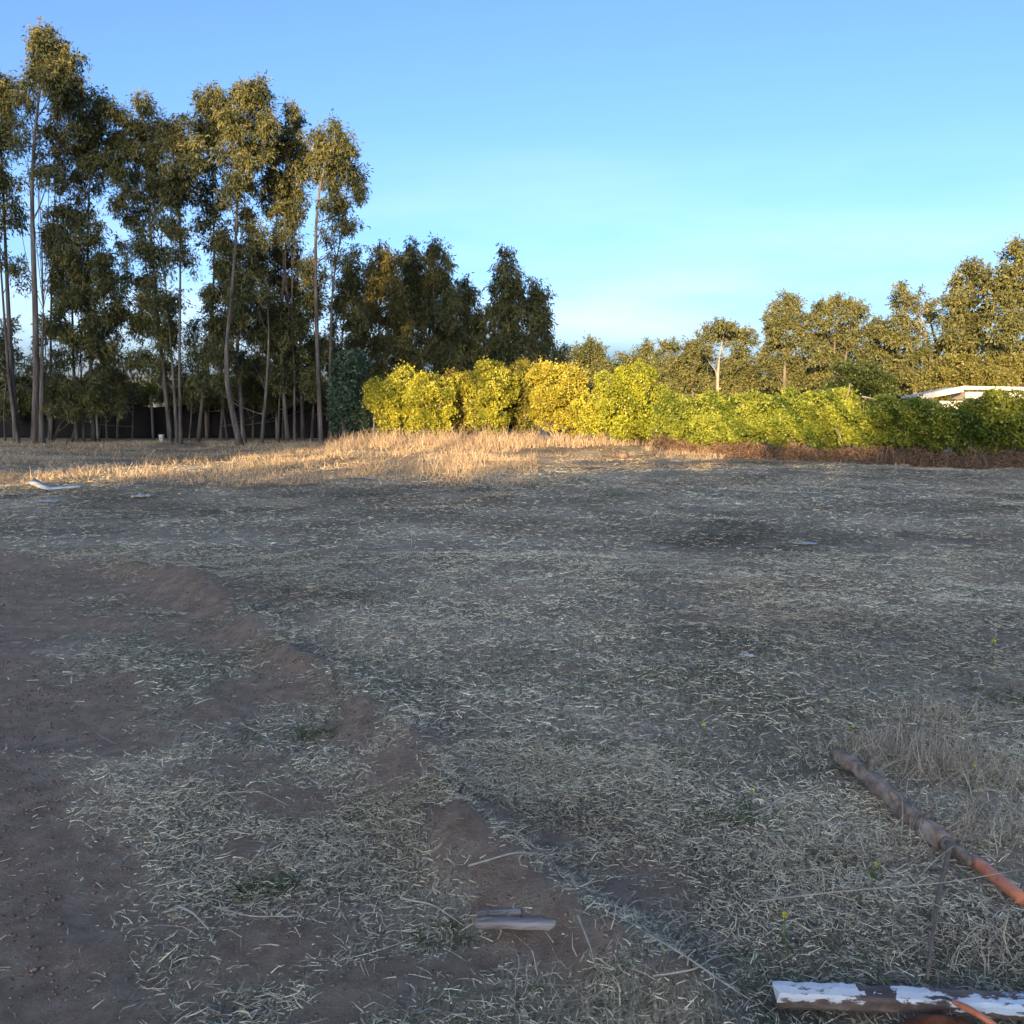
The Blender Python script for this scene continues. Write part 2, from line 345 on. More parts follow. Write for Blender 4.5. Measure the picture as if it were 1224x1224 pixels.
def tree(name, label, cat, group, Y, stems, blobs, L=.115, W=.032, lai=4.6, cols=EUC, bark='bark', r0=.12, limbs=True, depth=.5, twigs=1, droop=.75, fat=1.1):
    """stems: lists of pixel points from the base up; blobs: (px, py, rx px, ry px[, density])"""
    b = G(*stems[0][0]) if Y is None else at(stems[0][0][0], HZ + CAMH*F/Y, Y)
    root = empty(name, (b[0], b[1], float(gz(b[0], b[1])))); tag(root, label, cat, group)
    W3 = []
    lines = []
    for si, st in enumerate(stems):
        pts = []
        y0 = Y + (0 if si == 0 else rng.uniform(-.5, .5))
        for q, (px, py) in enumerate(st): pts.append(at(px, py, y0 + (0 if q == 0 else rng.uniform(-.15, .15))))
        pts = np.array(pts)
        pts[0, 2] = float(gz(pts[0, 0], pts[0, 1])) - .06
        ln = smooth_line(pts, 16); ln[0] = pts[0]; lines.append(ln)
    bw = []
    for bl in blobs:
        px, py, rx, ry = bl[:4]; dens = bl[4] if len(bl) > 4 else 1
        s = Y/F/1.0; yy = Y + rng.uniform(-depth, depth)
        c = at(px, py, yy); bw.append((c, rx*s*fat, ry*s*fat, dens))
    for si, ln in enumerate(lines):
        g = Geo(); H = ln[-1, 2]-ln[0, 2]
        rr = .60*r0*(.8 if si else 1)*(1 - .86*np.linspace(0, 1, len(ln))**1.1); rr[0] *= 1.35; rr[1] *= 1.1
        g.tube(ln, rr, 8, wob=.1)
        if limbs:
            for j, (c, rx, rz, dens) in enumerate(bw):
                if len(lines) > 1 and j % len(lines) != si: continue
                zt = c[2] - rz*.8 - rng.uniform(.3, 1.0); k = int(np.argmin(abs(ln[:, 2]-zt) + 0.0)); k = min(max(k, 3), len(ln)-2)
                a = ln[k]; mid = (a*.5+c*.5) + np.array([0, 0, -.12*np.linalg.norm(c-a)]) + rng.normal(size=3)*.08
                rl = max(.012, rr[k]*.45)
                g.tube(smooth_line([a, mid, c], 7), np.linspace(rl, .008, 7), 5, cap=False)
                for _ in range(twigs):
                    e = c + rng.normal(size=3)*np.array([rx, rx, rz])*.5
                    g.tube([mid*.4+c*.6, (mid*.2+c*.5+e*.3), e], [rl*.45, rl*.3, .005], 4, cap=False)
        g.build('trunk', M[bark], root, True)
    P, D, LL, C = crown_leaves(bw, L, W, lai, cols, Y, droop)
    leaves(P, D, LL, LL/L*W, C, 'crown', M['leaf'], root)
    return root
GL = 'tall eucalyptus trees along the net fence'
tree('eucalyptus_tree', 'slim eucalyptus with two bare leaning stems left of the tallest tree', 'tree', GL, 31, [[(20,532),(13,430),(8,330),(4,230),(0,130)],[(22,530),(12,470),(3,350),(-4,250)]],
     [(0,108,20,34),(-18,140,20,30),(2,165,22,26),(6,205,24,20,.7),(-12,215,22,24),(8,250,18,22,.5),(-15,280,22,30,.7),(12,310,14,22,.4),(6,440,16,18,.5),(-10,400,20,30,.6)], r0=.15)
tree('eucalyptus_tree', 'tallest eucalyptus with thick pale trunk and golden top', 'tree', GL, 30.5, [[(42,532),(44,430),(41,330),(37,230),(42,140),(56,60)],[(48,505),(50,430),(52,360)]],
     [(52,42,15,24),(62,62,18,22),(80,82,20,24),(44,84,15,22),(64,100,24,20),(84,112,15,20),(72,122,18,18),(34,112,14,24,.55),(50,145,22,18,.5),(30,165,16,20,.5),(84,150,18,20,.6),(44,190,16,24,.4),(60,205,16,18,.45),(22,255,12,24,.35),(30,330,12,18,.25),(58,260,12,18,.3)], r0=.19)
tree('eucalyptus_tree', 'thin young eucalyptus with wispy crown beside the thickest trunk', 'tree', GL, 33, [[(62,522),(60,430),(62,320),(66,220),(72,150)]],
     [(74,170,14,20,.7),(84,196,16,16,.7),(70,215,14,16,.5),(60,300,14,18,.4),(66,340,16,20,.5)], r0=.08)
tree('eucalyptus_tree', 'eucalyptus with rounded spreading crown between two tall neighbours', 'tree', GL, 32, [[(112,527),(108,430),(104,330),(106,230),(112,150)]],
     [(112,122,20,14),(130,134,20,16),(100,140,14,14),(118,158,28,16),(96,172,16,18),(138,165,14,14),(112,188,24,16),(104,212,22,14,.8),(130,195,14,14)], r0=.12)
tree('eucalyptus_tree', 'dark bushy eucalyptus with several leaning lower stems', 'tree', GL, 31.5, [[(92,530),(88,450),(86,350),(84,260)],[(86,530),(96,480),(110,430),(112,380)],[(62,527),(72,505),(85,498),(92,470)],[(100,528),(97,450),(96,390)]],
     [(84,248,24,18),(66,275,18,20),(100,278,26,20),(84,305,28,20),(118,310,20,20),(70,325,22,20),(104,338,30,20),(136,348,22,22),(82,360,30,18),(122,374,28,20),(64,380,18,20),(100,396,34,16),(146,385,16,22,.8),(90,425,30,14,.6),(130,420,24,16,.6),(76,460,26,18),(108,462,30,20),(132,475,18,16),(92,485,30,12)], r0=.10)
tree('eucalyptus_tree', 'dense dark eucalyptus with a small separate tip above its crown', 'tree', GL, 31.5, [[(204,528),(196,450),(186,350),(178,250),(176,150)],[(212,528),(207,450),(200,360),(192,280)]],
     [(176,122,12,14),(164,150,20,16),(184,150,18,18),(150,178,16,16),(170,180,24,18),(190,190,18,20),(158,208,22,16),(182,222,24,18),(148,238,16,20,.8),(168,256,24,16,.8),(156,290,16,24,.5),(184,305,22,22,.8),(168,340,22,24,.8),(192,350,24,24),(180,388,28,22),(200,400,22,24),(165,425,22,18,.6),(190,440,24,18,.7)], r0=.12)
tree('eucalyptus_tree', 'eucalyptus with one golden patch high in a dark crown', 'tree', GL, 30.5, [[(216,529),(214,440),(216,340),(214,240),(212,170)]],
     [(213,148,16,14),(206,168,22,16),(224,170,18,16),(216,192,26,16),(200,212,18,16),(226,212,18,16),(212,235,20,16,.9),(196,258,14,16,.6),(216,270,18,18,.8),(206,300,16,18,.5),(224,310,14,18,.6)], r0=.09)
tree('eucalyptus_tree', 'slender eucalyptus with narrow crown and long bare trunk', 'tree', GL, 32, [[(236,526),(246,440),(257,340),(255,250),(252,130)]],
     [(254,106,10,12),(246,122,16,12),(262,126,12,14),(240,140,18,12),(258,150,16,16),(246,168,18,14),(252,192,16,16,.7),(244,226,18,16,.6),(262,238,14,16,.6),(248,258,18,18,.7),(258,285,16,16,.5)], r0=.10)
tree('eucalyptus_tree', 'eucalyptus with broad golden crown above a curved base', 'tree', GL, 30, [[(288,528),(276,490),(268,440),(274,380),(282,300),(284,220),(292,130)]],
     [(302,100,14,12),(290,114,18,16),(312,118,16,16),(278,140,16,16),(300,140,22,16),(318,148,14,18),(284,162,22,14),(306,172,18,16),(274,184,16,14),(294,192,20,14),(284,212,16,14),(298,224,14,14,.7),(276,228,14,16,.6)], r0=.16)
tree('eucalyptus_tree', 'shorter eucalyptus filling the middle height with dark drooping leaves', 'tree', GL, 31, [[(292,528),(287,470),(282,400),(284,330),(290,265)],[(312,528),(318,470),(322,400),(318,330)]],
     [(290,262,16,16),(278,286,20,20),(302,284,18,18),(266,312,18,18),(290,318,26,20),(312,320,20,20),(276,346,24,18),(302,354,26,20),(256,352,16,18),(322,362,20,20),(284,382,28,18),(262,392,20,18),(306,392,26,18),(328,402,20,20),(272,418,24,16,.8),(300,428,26,16),(246,420,18,18,.6),(238,450,18,18,.6),(268,452,18,16,.7)], r0=.12)
tree('eucalyptus_tree', 'eucalyptus with pointed grey tip and narrow golden side', 'tree', GL, 31.5, [[(344,526),(338,460),(334,390),(342,300),(346,220),(350,140)],[(352,526),(352,450),(348,380)]],
     [(348,124,7,12),(352,142,10,14),(344,160,14,14),(358,168,10,14),(332,178,14,16),(350,186,18,16),(324,200,16,14),(340,208,18,14),(358,208,12,16),(328,226,18,14),(348,232,18,14),(334,252,20,16,.8),(354,258,14,18,.8),(338,282,18,18,.8),(326,300,14,16,.7)], r0=.11)
tree('eucalyptus_tree', 'eucalyptus at the end of the row with open forked crown over a straight bare trunk', 'tree', GL, 31, [[(384,526),(380,440),(377,340),(377,262),(384,210),(400,155)],[(396,522),(394,430),(398,330),(416,240)]],
     [(402,148,9,10),(384,166,14,12),(404,168,16,12),(374,182,12,12),(394,186,18,12),(414,184,14,14),(382,202,16,12),(408,206,20,12),(424,212,14,14),(398,222,16,12,.8),(428,232,10,12),(412,244,14,12),(388,244,12,14,.5),(404,262,14,10,.7),(422,268,12,10,.8),(392,280,12,14,.5),(426,294,8,10,.5),(400,304,12,14,.4),(384,330,12,14,.4)], r0=.13)
tree('eucalyptus_tree', 'bushy mid-height eucalyptus with many stems near the end of the row', 'tree', GL, 32, [[(362,526),(360,450),(358,380),(352,330)],[(372,526),(376,460),(380,400)],[(332,527),(334,480),(336,430)]],
     [(348,306,18,16),(364,322,16,18),(336,330,18,18),(356,344,22,18),(374,356,14,18),(340,366,22,18),(360,378,24,18),(328,392,18,16),(346,402,24,18),(372,404,18,18),(336,426,22,16),(358,430,24,16),(382,432,18,18),(346,452,26,14),(376,460,20,14),(324,450,18,16)], r0=.10)
tree('eucalyptus_tree', 'small dark eucalyptus in the gap beside the golden leafed tree', 'tree', GL, 33, [[(402,520),(406,440),(412,370),(418,320)]],
     [(420,312,12,12),(412,328,14,14),(426,338,12,16),(416,354,16,16),(404,368,10,14,.7),(422,378,12,16),(396,420,14,20,.6),(408,440,16,18,.7)], r0=.08)
tree('eucalyptus_tree', 'back row eucalyptus with low dark leaves above the black net', 'tree', GL, 34.5, [[(140,520),(142,440),(138,380)],[(158,520),(160,440)]],
     [(130,446,22,14),(150,440,16,14,.6),(120,470,24,12),(146,466,16,12,.6),(60,455,20,16),(30,470,24,16),(10,480,22,18),(38,440,16,18,.5)], r0=.07)
tree('eucalyptus_tree', 'back row eucalyptus with low dark leaves behind the curved trunk', 'tree', GL, 34.5, [[(248,520),(250,440),(246,390)],[(264,520),(270,440)],[(302,520),(304,430)]],
     [(230,468,26,14),(256,474,26,12),(286,462,26,16),(312,466,26,16),(338,474,24,14),(300,440,22,14),(222,440,20,18,.6),(362,474,24,14),(386,476,18,18),(206,470,18,12)], r0=.07)
for k, px in enumerate([(118,4),(128,-6),(226,6),(262,10),(272,-14),(338,10),(354,-8),(392,6),(58,-4),(6,4)]):
    x0, dx = px; Yt = rng.uniform(32, 33.6)
    tree('sapling', 'thin bare eucalyptus sapling standing among the trunks before the net', 'sapling', 'saplings among the eucalyptus trunks', Yt,
         [[(x0, 527), (x0+dx*.3+rng.uniform(-3,3), 490), (x0+dx*.7, 440), (x0+dx, 390)]], [(x0+dx, 388, 10, 12, .6), (x0+dx-6, 405, 10, 12, .5), (x0+dx*.8+7, 425, 10, 14, .5)], r0=.05)

GM = 'drooping trees behind the yellow bushes'
TM = dict(L=.14, W=.038, lai=4.2, fat=1.3)
OL = ((.08,.08,.028), (.26,.21,.07))
tree('drooping_tree', 'olive brown drooping tree with thin trunk at the end of the eucalyptus row', 'tree', GM, 37, [[(452,512),(452,430),(455,300)]],
     [(456,300,10,12),(448,318,14,14),(464,320,14,16),(440,342,16,18),(458,346,18,18),(474,346,10,18),(432,372,16,18),(452,376,20,20),(474,380,14,18),(424,402,14,18),(444,408,20,18),(470,410,18,18),(486,408,10,16),(434,436,18,18),(462,440,22,18),(488,436,14,16),(450,462,22,14),(478,462,20,14)], cols=OL, r0=.10, droop=1.1, **TM)
tree('drooping_tree', 'bronze tipped drooping tree touching the taller dark tree', 'tree', GM, 38.5, [[(490,512),(490,420),(491,300)]],
     [(491,296,9,11),(486,312,12,14),(498,318,12,14),(488,334,16,16),(502,344,12,16),(480,352,14,16),(494,366,18,18),(482,386,16,16)], cols=((.04,.055,.025),(.12,.115,.045)), r0=.10, droop=1.1, **TM)
tree('drooping_tree', 'tallest dark drooping tree with pointed top behind the yellow bushes', 'tree', GM, 38, [[(520,512),(519,420),(518,290)]],
     [(518,290,6,10),(520,306,11,12),(530,322,12,16),(512,326,14,16),(524,344,18,18),(538,352,9,18),(508,362,16,18),(528,376,20,18),(512,394,22,18),(536,402,18,18),(522,420,26,18),(500,430,20,16),(544,432,20,16),(524,450,28,14)], r0=.12, droop=1.1, **TM)
tree('drooping_tree', 'lower grey green drooping tree between two dark pointed trees', 'tree', GM, 39, [[(560,512),(559,430),(556,340)]],
     [(554,340,7,12),(562,358,12,14),(550,366,12,14),(570,374,10,14),(558,386,18,16),(576,396,10,14),(550,408,18,16),(568,416,20,16),(558,438,26,14),(582,436,18,14)], r0=.10, droop=1.1, **TM)
tree('drooping_tree', 'dark cone shaped drooping tree standing clear against the sky', 'tree', GM, 38.5, [[(608,512),(607,420),(606,295)]],
     [(606,300,6,12),(604,318,10,12),(612,330,12,14),(600,342,12,14),(616,352,14,14),(602,364,16,14),(592,378,12,14),(616,378,18,16),(602,396,22,16),(586,404,14,14),(620,408,20,16),(600,424,26,14),(624,430,22,12)], r0=.12, droop=1.1, **TM)
tree('drooping_tree', 'shorter dark tree leaning on the cone shaped one', 'tree', GM, 39.5, [[(642,512),(641,430),(641,340)]],
     [(641,340,8,10),(648,352,10,12),(636,360,12,12),(650,370,9,14),(640,382,16,14),(654,396,7,12),(642,404,16,14),(650,420,14,12),(668,424,10,9),(676,412,5,5,.6)], r0=.10, droop=1.1, **TM)

# far row of eucalyptus beyond the hedge
FAR = ((.06,.07,.024), (.24,.215,.075))
GF = 'far eucalyptus row beyond the hedge'
TF = dict(L=.21, W=.085, lai=5, fat=1.24, cols=FAR, bark='farbark', depth=1.5, droop=.35)
tree('far_tree', 'small rounded olive tree alone beyond the round yellow bushes', 'tree', GF, 85, [[(700,492),(702,450),(705,410)]],
     [(706,410,10,7),(696,420,14,9),(716,422,12,9),(688,434,14,10),(706,438,18,12),(722,440,12,10),(682,452,14,12),(702,458,20,12),(724,458,14,12)], r0=.25, **TF)
tree('far_tree', 'thin grey eucalyptus with two feathery tips in the far row', 'tree', GF, 92, [[(776,490),(776,450),(775,412)],[(796,490),(797,450),(799,412)]],
     [(775,410,6,6),(772,420,9,6),(800,410,9,5),(806,416,6,5),(790,425,9,7),(764,428,10,7),(744,426,6,6,.6),(752,436,12,8),(778,438,14,10),(802,436,12,9),(764,452,18,12),(792,454,18,12),(740,450,14,12),(818,428,6,6,.6)], r0=.18, **TF)
tree('far_tree', 'flat topped eucalyptus with clear orange trunk in the far row', 'tree', GF, 76, [[(858,484),(858,450),(860,425),(866,398)],[(858,470),(857,445),(850,436)]],
     [(868,388,16,6),(852,396,14,6),(886,396,14,7),(842,404,10,7),(870,402,20,7),(896,404,8,7),(848,414,10,7,.5),(882,414,12,7,.5)], r0=.24, **{**TF, 'bark': 'palebark'})
tree('far_tree', 'dense olive tree left of the orange trunk in the far row', 'tree', GF, 80, [[(828,488),(828,450),(830,420)]],
     [(830,414,10,8),(822,424,14,9),(838,428,12,9),(812,438,16,10),(832,444,18,11),(846,456,12,11),(808,458,18,12),(828,462,20,11)], r0=.25, **TF)
tree('far_tree', 'dense olive tree right of the orange trunk in the far row', 'tree', GF, 78, [[(888,488),(888,450),(890,425)]],
     [(888,424,12,8),(878,434,14,10),(896,438,14,10),(882,452,20,11),(900,458,14,11),(870,464,14,10),(908,430,8,10)], r0=.25, **TF)
tree('far_tree', 'tall dark topped eucalyptus with stepped crown in the far row', 'tree', GF, 72, [[(938,486),(938,440),(940,370)]],
     [(944,356,10,6),(936,364,13,7),(952,368,8,7),(928,378,12,8),(944,382,14,9),(958,380,7,7,.6),(922,394,10,8),(940,398,18,10),(930,414,18,10),(950,416,14,10),(924,432,16,11),(944,436,20,11),(936,454,22,12),(958,450,12,12)], r0=.3, **TF)
tree('far_tree', 'wide domed eucalyptus beside the stepped one in the far row', 'tree', GF, 70, [[(998,488),(996,440),(1000,372)],[(1004,488),(1010,430),(1020,384)]],
     [(1000,358,14,5),(984,366,12,7),(1016,364,14,7),(972,376,9,8),(1002,374,16,7),(1028,376,9,8),(986,388,14,8),(1014,388,14,8),(974,402,14,10),(998,406,18,10),(1020,402,10,9),(982,424,18,12),(1006,426,16,12),(972,446,16,12),(994,450,20,12)], r0=.3, **TF)
tree('far_tree', 'low olive eucalyptus with slanting pale branch in the far row', 'tree', GF, 68, [[(1048,488),(1046,440),(1048,396)],[(1050,470),(1042,430),(1026,415)]],
     [(1048,388,9,7),(1040,396,12,8),(1056,400,10,8),(1036,412,14,9),(1056,418,14,10),(1040,432,16,11),(1062,438,14,11),(1048,452,20,12),(1070,456,14,12)], r0=.28, **TF)
tree('far_tree', 'broken open eucalyptus with bare pale limbs against the sky', 'tree', GF, 66, [[(1112,490),(1116,440),(1108,405),(1096,372),(1080,348)],[(1118,480),(1122,420),(1112,385),(1108,368)],[(1098,485),(1088,430),(1072,395)]],
     [(1076,344,8,6),(1086,352,8,5),(1074,358,8,6),(1098,350,5,4,.7),(1090,364,10,6,.8),(1108,368,12,7),(1118,376,8,7,.7),(1072,380,12,8),(1064,394,12,8),(1086,386,12,8,.7),(1078,406,16,10),(1100,400,10,9,.6),(1068,424,16,11),(1094,424,18,11),(1112,432,14,11),(1080,446,20,12),(1108,452,16,12)], r0=.32, **{**TF, 'bark': 'palebark'})
tree('far_tree', 'tall spreading eucalyptus behind the white roofed shed', 'tree', GF, 63, [[(1156,492),(1154,430),(1156,380),(1166,325)],[(1146,492),(1140,420),(1136,370)]],
     [(1168,316,11,5),(1152,322,8,6),(1180,324,9,7),(1158,334,14,8),(1142,340,10,8),(1176,342,14,9),(1150,352,16,9),(1134,362,12,9),(1166,362,18,10),(1146,378,18,10),(1132,392,14,10),(1168,384,18,11),(1152,400,20,11),(1130,414,16,11),(1172,410,18,12),(1150,428,20,12),(1176,436,16,12),(1132,440,16,12)], r0=.32, **TF)
tree('far_tree', 'highest eucalyptus of the far row, above the right end of the shed', 'tree', GF, 60, [[(1206,494),(1204,430),(1208,370),(1220,300)],[(1230,494),(1236,400),(1240,330)]],
     [(1222,294,12,8),(1236,300,12,9),(1212,306,12,9),(1228,318,16,10),(1206,322,13,10),(1244,324,14,12),(1192,338,12,10),(1214,344,18,11),(1236,348,16,12),(1196,360,16,11),(1222,368,20,12),(1250,370,16,14),(1190,384,16,12),(1212,392,20,12),(1240,396,18,13),(1194,412,18,12),(1222,420,20,12),(1250,424,18,14),(1200,440,18,12),(1230,446,22,12),(1262,300,14,12),(1272,330,16,16),(1268,400,18,20),(1276,360,16,16)], r0=.35, **TF)
for k, (px, w_) in enumerate([(672,24),(740,26),(790,24),(850,24),(915,22),(965,22),(1030,22),(1075,24),(1125,22),(1185,24),(1245,26)]):
    Yt = rng.uniform(80, 96)
    bl = [(px+rng.uniform(-w_, w_), rng.uniform(440, 474), rng.uniform(11, 16), rng.uniform(8, 12)) for _ in range(11)]
    tree('low_tree', 'low olive tree filling the gaps at the foot of the far row', 'tree', 'low trees at the foot of the far row', Yt, [[(px, 486), (px+3, 465), (px, 450)]], bl, r0=.15, **{**TF, 'limbs': False, 'twigs': 0, 'lai': 2.6, 'L': .28, 'W': .11, 'bark': 'bark'})

# ------------------------------------------------------------------ bushes and hedge
def shrub(name, label, group, Y, px, py_base, blobs, cols, n_stem=5, L=.068, W=.042, lai=3.4, cat='bush', skirt=True, stem_r=.022):
    b = at(px, py_base, Y); b[2] = float(gz(b[0], b[1]))
    root = empty(name, tuple(b)); tag(root, label, cat, group)
    s = Y/F; Ps, Ds, Cs, Ls = [], [], [], []
    g = Geo()
    for (bx, by, rx, ry) in blobs:
        c = at(bx, by, Y + rng.uniform(-.15, .15)); rx_, rz_ = rx*s, ry*s
        n = int(math.pi*rx_*rz_*lai*2.2/(L*W*.5))
        ns = 24; dc = nrm(rng.normal(size=(ns, 3)) + np.array([0, -.25, .1])); rs = rng.uniform(.17, .38, ns)
        ci = rng.integers(0, ns, n); d = nrm(rng.normal(size=(n, 3)) + dc[ci]*.55)
        q_ = dc[ci]*(1.02-rs[ci])[:, None] + d*(rs[ci]*(1 - .22*rng.random(n)**2 + .05*rng.normal(size=n)))[:, None]
        core = rng.random(n) < .22; q_[core] = nrm(rng.normal(size=(n, 3)))[core]*(rng.random(n)**.5*.8)[core][:, None]
        far_ = rng.random(n) < .07; q_[far_] *= 1 + .28*rng.random((far_.sum(), 1))      # stray shoots
        p = c + q_*np.array([rx_*1.14, rx_*1.05, rz_*1.06])
        p[:, 2] = np.maximum(p[:, 2], gz(p[:, 0], p[:, 1]) + .05 + .15*rng.random(n))
        Ps.append(p); Ds.append(nrm(d*.6 + rng.normal(size=(n, 3))*.8 + np.array([0, 0, .25])))
        cl = fbm(p[:, 0]*4 + p[:, 2]*3, p[:, 1]*4 - p[:, 2]*2.5, 41, 2); t = np.clip((cl-.5)*1.2 + .45*rng.random(n) + .25, 0, 1)[:, None]
        Cs.append(np.array(cols[0])*(1-t) + np.array(cols[1])*t); Ls.append(L*(.6 + .7*rng.random(n)))
        for q in range(n_stem):
            a = np.array([b[0] + rng.normal()*rx_*.25, b[1] + rng.normal()*.12, 0]); a[2] = float(gz(a[0], a[1])) - .04
            e = c + rng.normal(size=3)*np.array([rx_, rx_, rz_])*.45
            m_ = a*.5 + e*.5 + rng.normal(size=3)*.06
            g.tube(smooth_line([a, m_, e], 7), np.linspace(stem_r, .006, 7), 5)
            e2 = m_*.5 + e*.5 + rng.normal(size=3)*.22
            g.tube([m_, m_*.4+e2*.6, e2], [stem_r*.5, stem_r*.35, .004], 4, cap=False)
    g.build('stem', M['stem'], root, True)
    LL = np.concatenate(Ls)
    leaves(np.vstack(Ps), np.vstack(Ds), LL, LL/L*W, np.vstack(Cs), 'foliage', M['bushleaf'], root)
    return root
YG = ((.125,.145,.016), (.50,.44,.046))
GR = ((.045,.085,.012), (.31,.32,.042))
BG = 'rounded yellow bushes along the verge'
shrub('rounded_bush', 'yellow bush at the end of the row beside the blue green shrub', BG, 30, 462, 524, [(462,476,25,27),(464,500,20,20)], YG)
shrub('rounded_bush', 'tall yellow bush, second in the row from the blue green shrub', BG, 30.3, 488, 524, [(490,466,26,27),(490,494,22,24)], YG)
shrub('rounded_bush', 'bright yellow bush with foliage reaching down into the dry grass', BG, 29.6, 516, 525, [(516,477,27,30),(516,502,22,20)], YG)
shrub('rounded_bush', 'yellow bush with half shade put into its leaf colour between two brighter bushes', BG, 30.4, 548, 522, [(549,470,22,30),(546,500,18,20)], ((.12,.105,.014),(.26,.21,.035)))  # duller leaf colours imitate half shade over this bush
shrub('rounded_bush', 'round headed yellow bush with dark hollow beneath its crown', BG, 30, 584, 524, [(582,462,33,31),(584,496,22,22)], YG)
shrub('rounded_bush', 'bush with shade put into its olive leaf colour behind the bush with visible forked branches', BG, 31, 632, 522, [(634,463,30,36),(630,498,22,20)], ((.09,.095,.014),(.22,.19,.03)))  # shade on this bush is painted as darker leaf colours
shrub('rounded_bush', 'golden bush with pale forked branches showing below its crown', BG, 29.6, 672, 527, [(668,465,36,35),(676,498,28,22),(652,492,18,16)], ((.18,.16,.016),(.50,.41,.05)), n_stem=6, stem_r=.03)
shrub('rounded_bush', 'low yellow bush with bare stems next to the round green bush', BG, 29, 712, 530, [(712,488,27,28),(714,508,20,16)], YG, n_stem=6, stem_r=.03)
shrub('rounded_bush', 'large round yellow green bush at the corner where the hedge begins', BG, 28, 752, 534, [(752,478,42,43),(754,508,34,22)], ((.12,.15,.012),(.38,.37,.035)))
shrub('broadleaf_shrub', 'blue green shrub between the trunks and the first yellow bush', None, 31, 418, 526, [(420,440,18,20),(414,470,20,26),(424,492,18,22),(408,500,14,18),(434,505,14,18)], ((.03,.06,.035),(.09,.13,.075)), L=.12, W=.06)
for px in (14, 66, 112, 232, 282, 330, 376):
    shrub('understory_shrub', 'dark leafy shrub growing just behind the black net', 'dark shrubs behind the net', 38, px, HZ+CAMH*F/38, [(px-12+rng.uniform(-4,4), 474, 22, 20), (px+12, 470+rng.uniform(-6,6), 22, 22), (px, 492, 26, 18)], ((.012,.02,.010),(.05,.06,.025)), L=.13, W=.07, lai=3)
shrub('understory_shrub', 'dark low shrub behind the gap between the duller and round headed bushes', None, 33, 556, HZ+CAMH*F/33, [(552,490,22,22),(566,500,18,18)], ((.02,.03,.012),(.08,.09,.03)), L=.11, W=.06, lai=3)
shrub('understory_shrub', 'dark low shrub behind the gap before the shaded olive bush', None, 33, 610, HZ+CAMH*F/33, [(606,488,22,24),(618,500,18,18)], ((.02,.03,.012),(.08,.09,.03)), L=.11, W=.06, lai=3)
HG = 'shrubs of the low hedge'
hedge = [(812,27.2,[(808,494,26,22),(820,514,26,20),(796,512,18,18)]), (858,26.6,[(850,492,30,22),(868,512,30,22),(842,514,24,20)]), (908,26.0,[(902,492,30,22),(916,512,30,22),(894,514,24,20)]),
         (955,25.4,[(952,488,30,22),(962,508,30,24),(940,512,24,22)]), (1003,24.8,[(1000,488,32,22),(1010,508,32,26),(988,514,24,22)]), (1050,24.2,[(1046,494,30,20),(1056,510,30,26),(1036,516,24,22)]),
         (1098,23.6,[(1096,500,32,22),(1106,516,30,26),(1082,516,24,24)]), (1150,23.0,[(1144,498,32,24),(1158,514,34,28),(1132,516,26,24)]), (1206,22.4,[(1200,494,36,26),(1214,514,36,30),(1186,516,28,26)]), (1262,21.8,[(1256,494,38,28),(1270,516,36,30),(1240,518,28,26)])]
ordn = ['hedge shrub touching the large round yellow green bush', 'second hedge shrub from the large round bush', 'third hedge shrub from the large round bush', 'fourth hedge shrub from the large round bush', 'hedge shrub with the broken stick standing in its top',
        'hedge shrub under the bare dead branch', 'hedge shrub just before the lower end of the shed roof', 'shaded dark green hedge shrub in front of the shed fascia', 'shaded dark green hedge shrub in front of the flat shed roof', 'last shaded hedge shrub past the shed']
for (px, Yh, bl), lab in zip(hedge, ordn):
    shrub('hedge_shrub', lab, HG, Yh, px, HZ + CAMH*F/Yh, bl, GR, n_stem=4, lai=4.4, cat='hedge')
shrub('domed_shrub', 'round green shrub rising behind the hedge with shade put into its leaf colour', None, 45, 1025, HZ+CAMH*F/45, [(1025,454,36,22),(1012,468,26,18),(1040,468,26,18)], ((.022,.035,.010),(.085,.10,.022)), L=.13, W=.07)  # leaf colours darkened to stand in for shade cast on this shrub
shrub('domed_shrub', 'broad light olive shrub behind the white roofed shed', None, 46, 1150, HZ+CAMH*F/46, [(1150,446,40,20),(1125,462,28,16),(1180,458,30,18)], ((.09,.09,.02),(.20,.17,.04)), L=.13, W=.07)
shrub('domed_shrub', 'light olive shrub past the shed at the foot of the highest far tree', None, 47, 1215, HZ+CAMH*F/47, [(1215,444,28,18),(1240,452,30,20)], ((.09,.09,.02),(.20,.17,.04)), L=.13, W=.07)
shrub('sunlit_shrub', 'yellow green shrub seen through the gap beyond the black net', None, 44, 182, HZ+CAMH*F/44, [(172,472,18,14),(192,464,18,16),(160,480,14,14)], ((.09,.12,.014),(.24,.24,.035)), L=.13, W=.07)
shrub('sunlit_shrub', 'dark rounded shrub left of the gap beyond the black net', None, 42, 128, HZ+CAMH*F/42, [(125,466,30,24),(145,476,18,18),(100,478,20,18)], ((.04,.06,.012),(.13,.13,.03)), L=.13, W=.07)

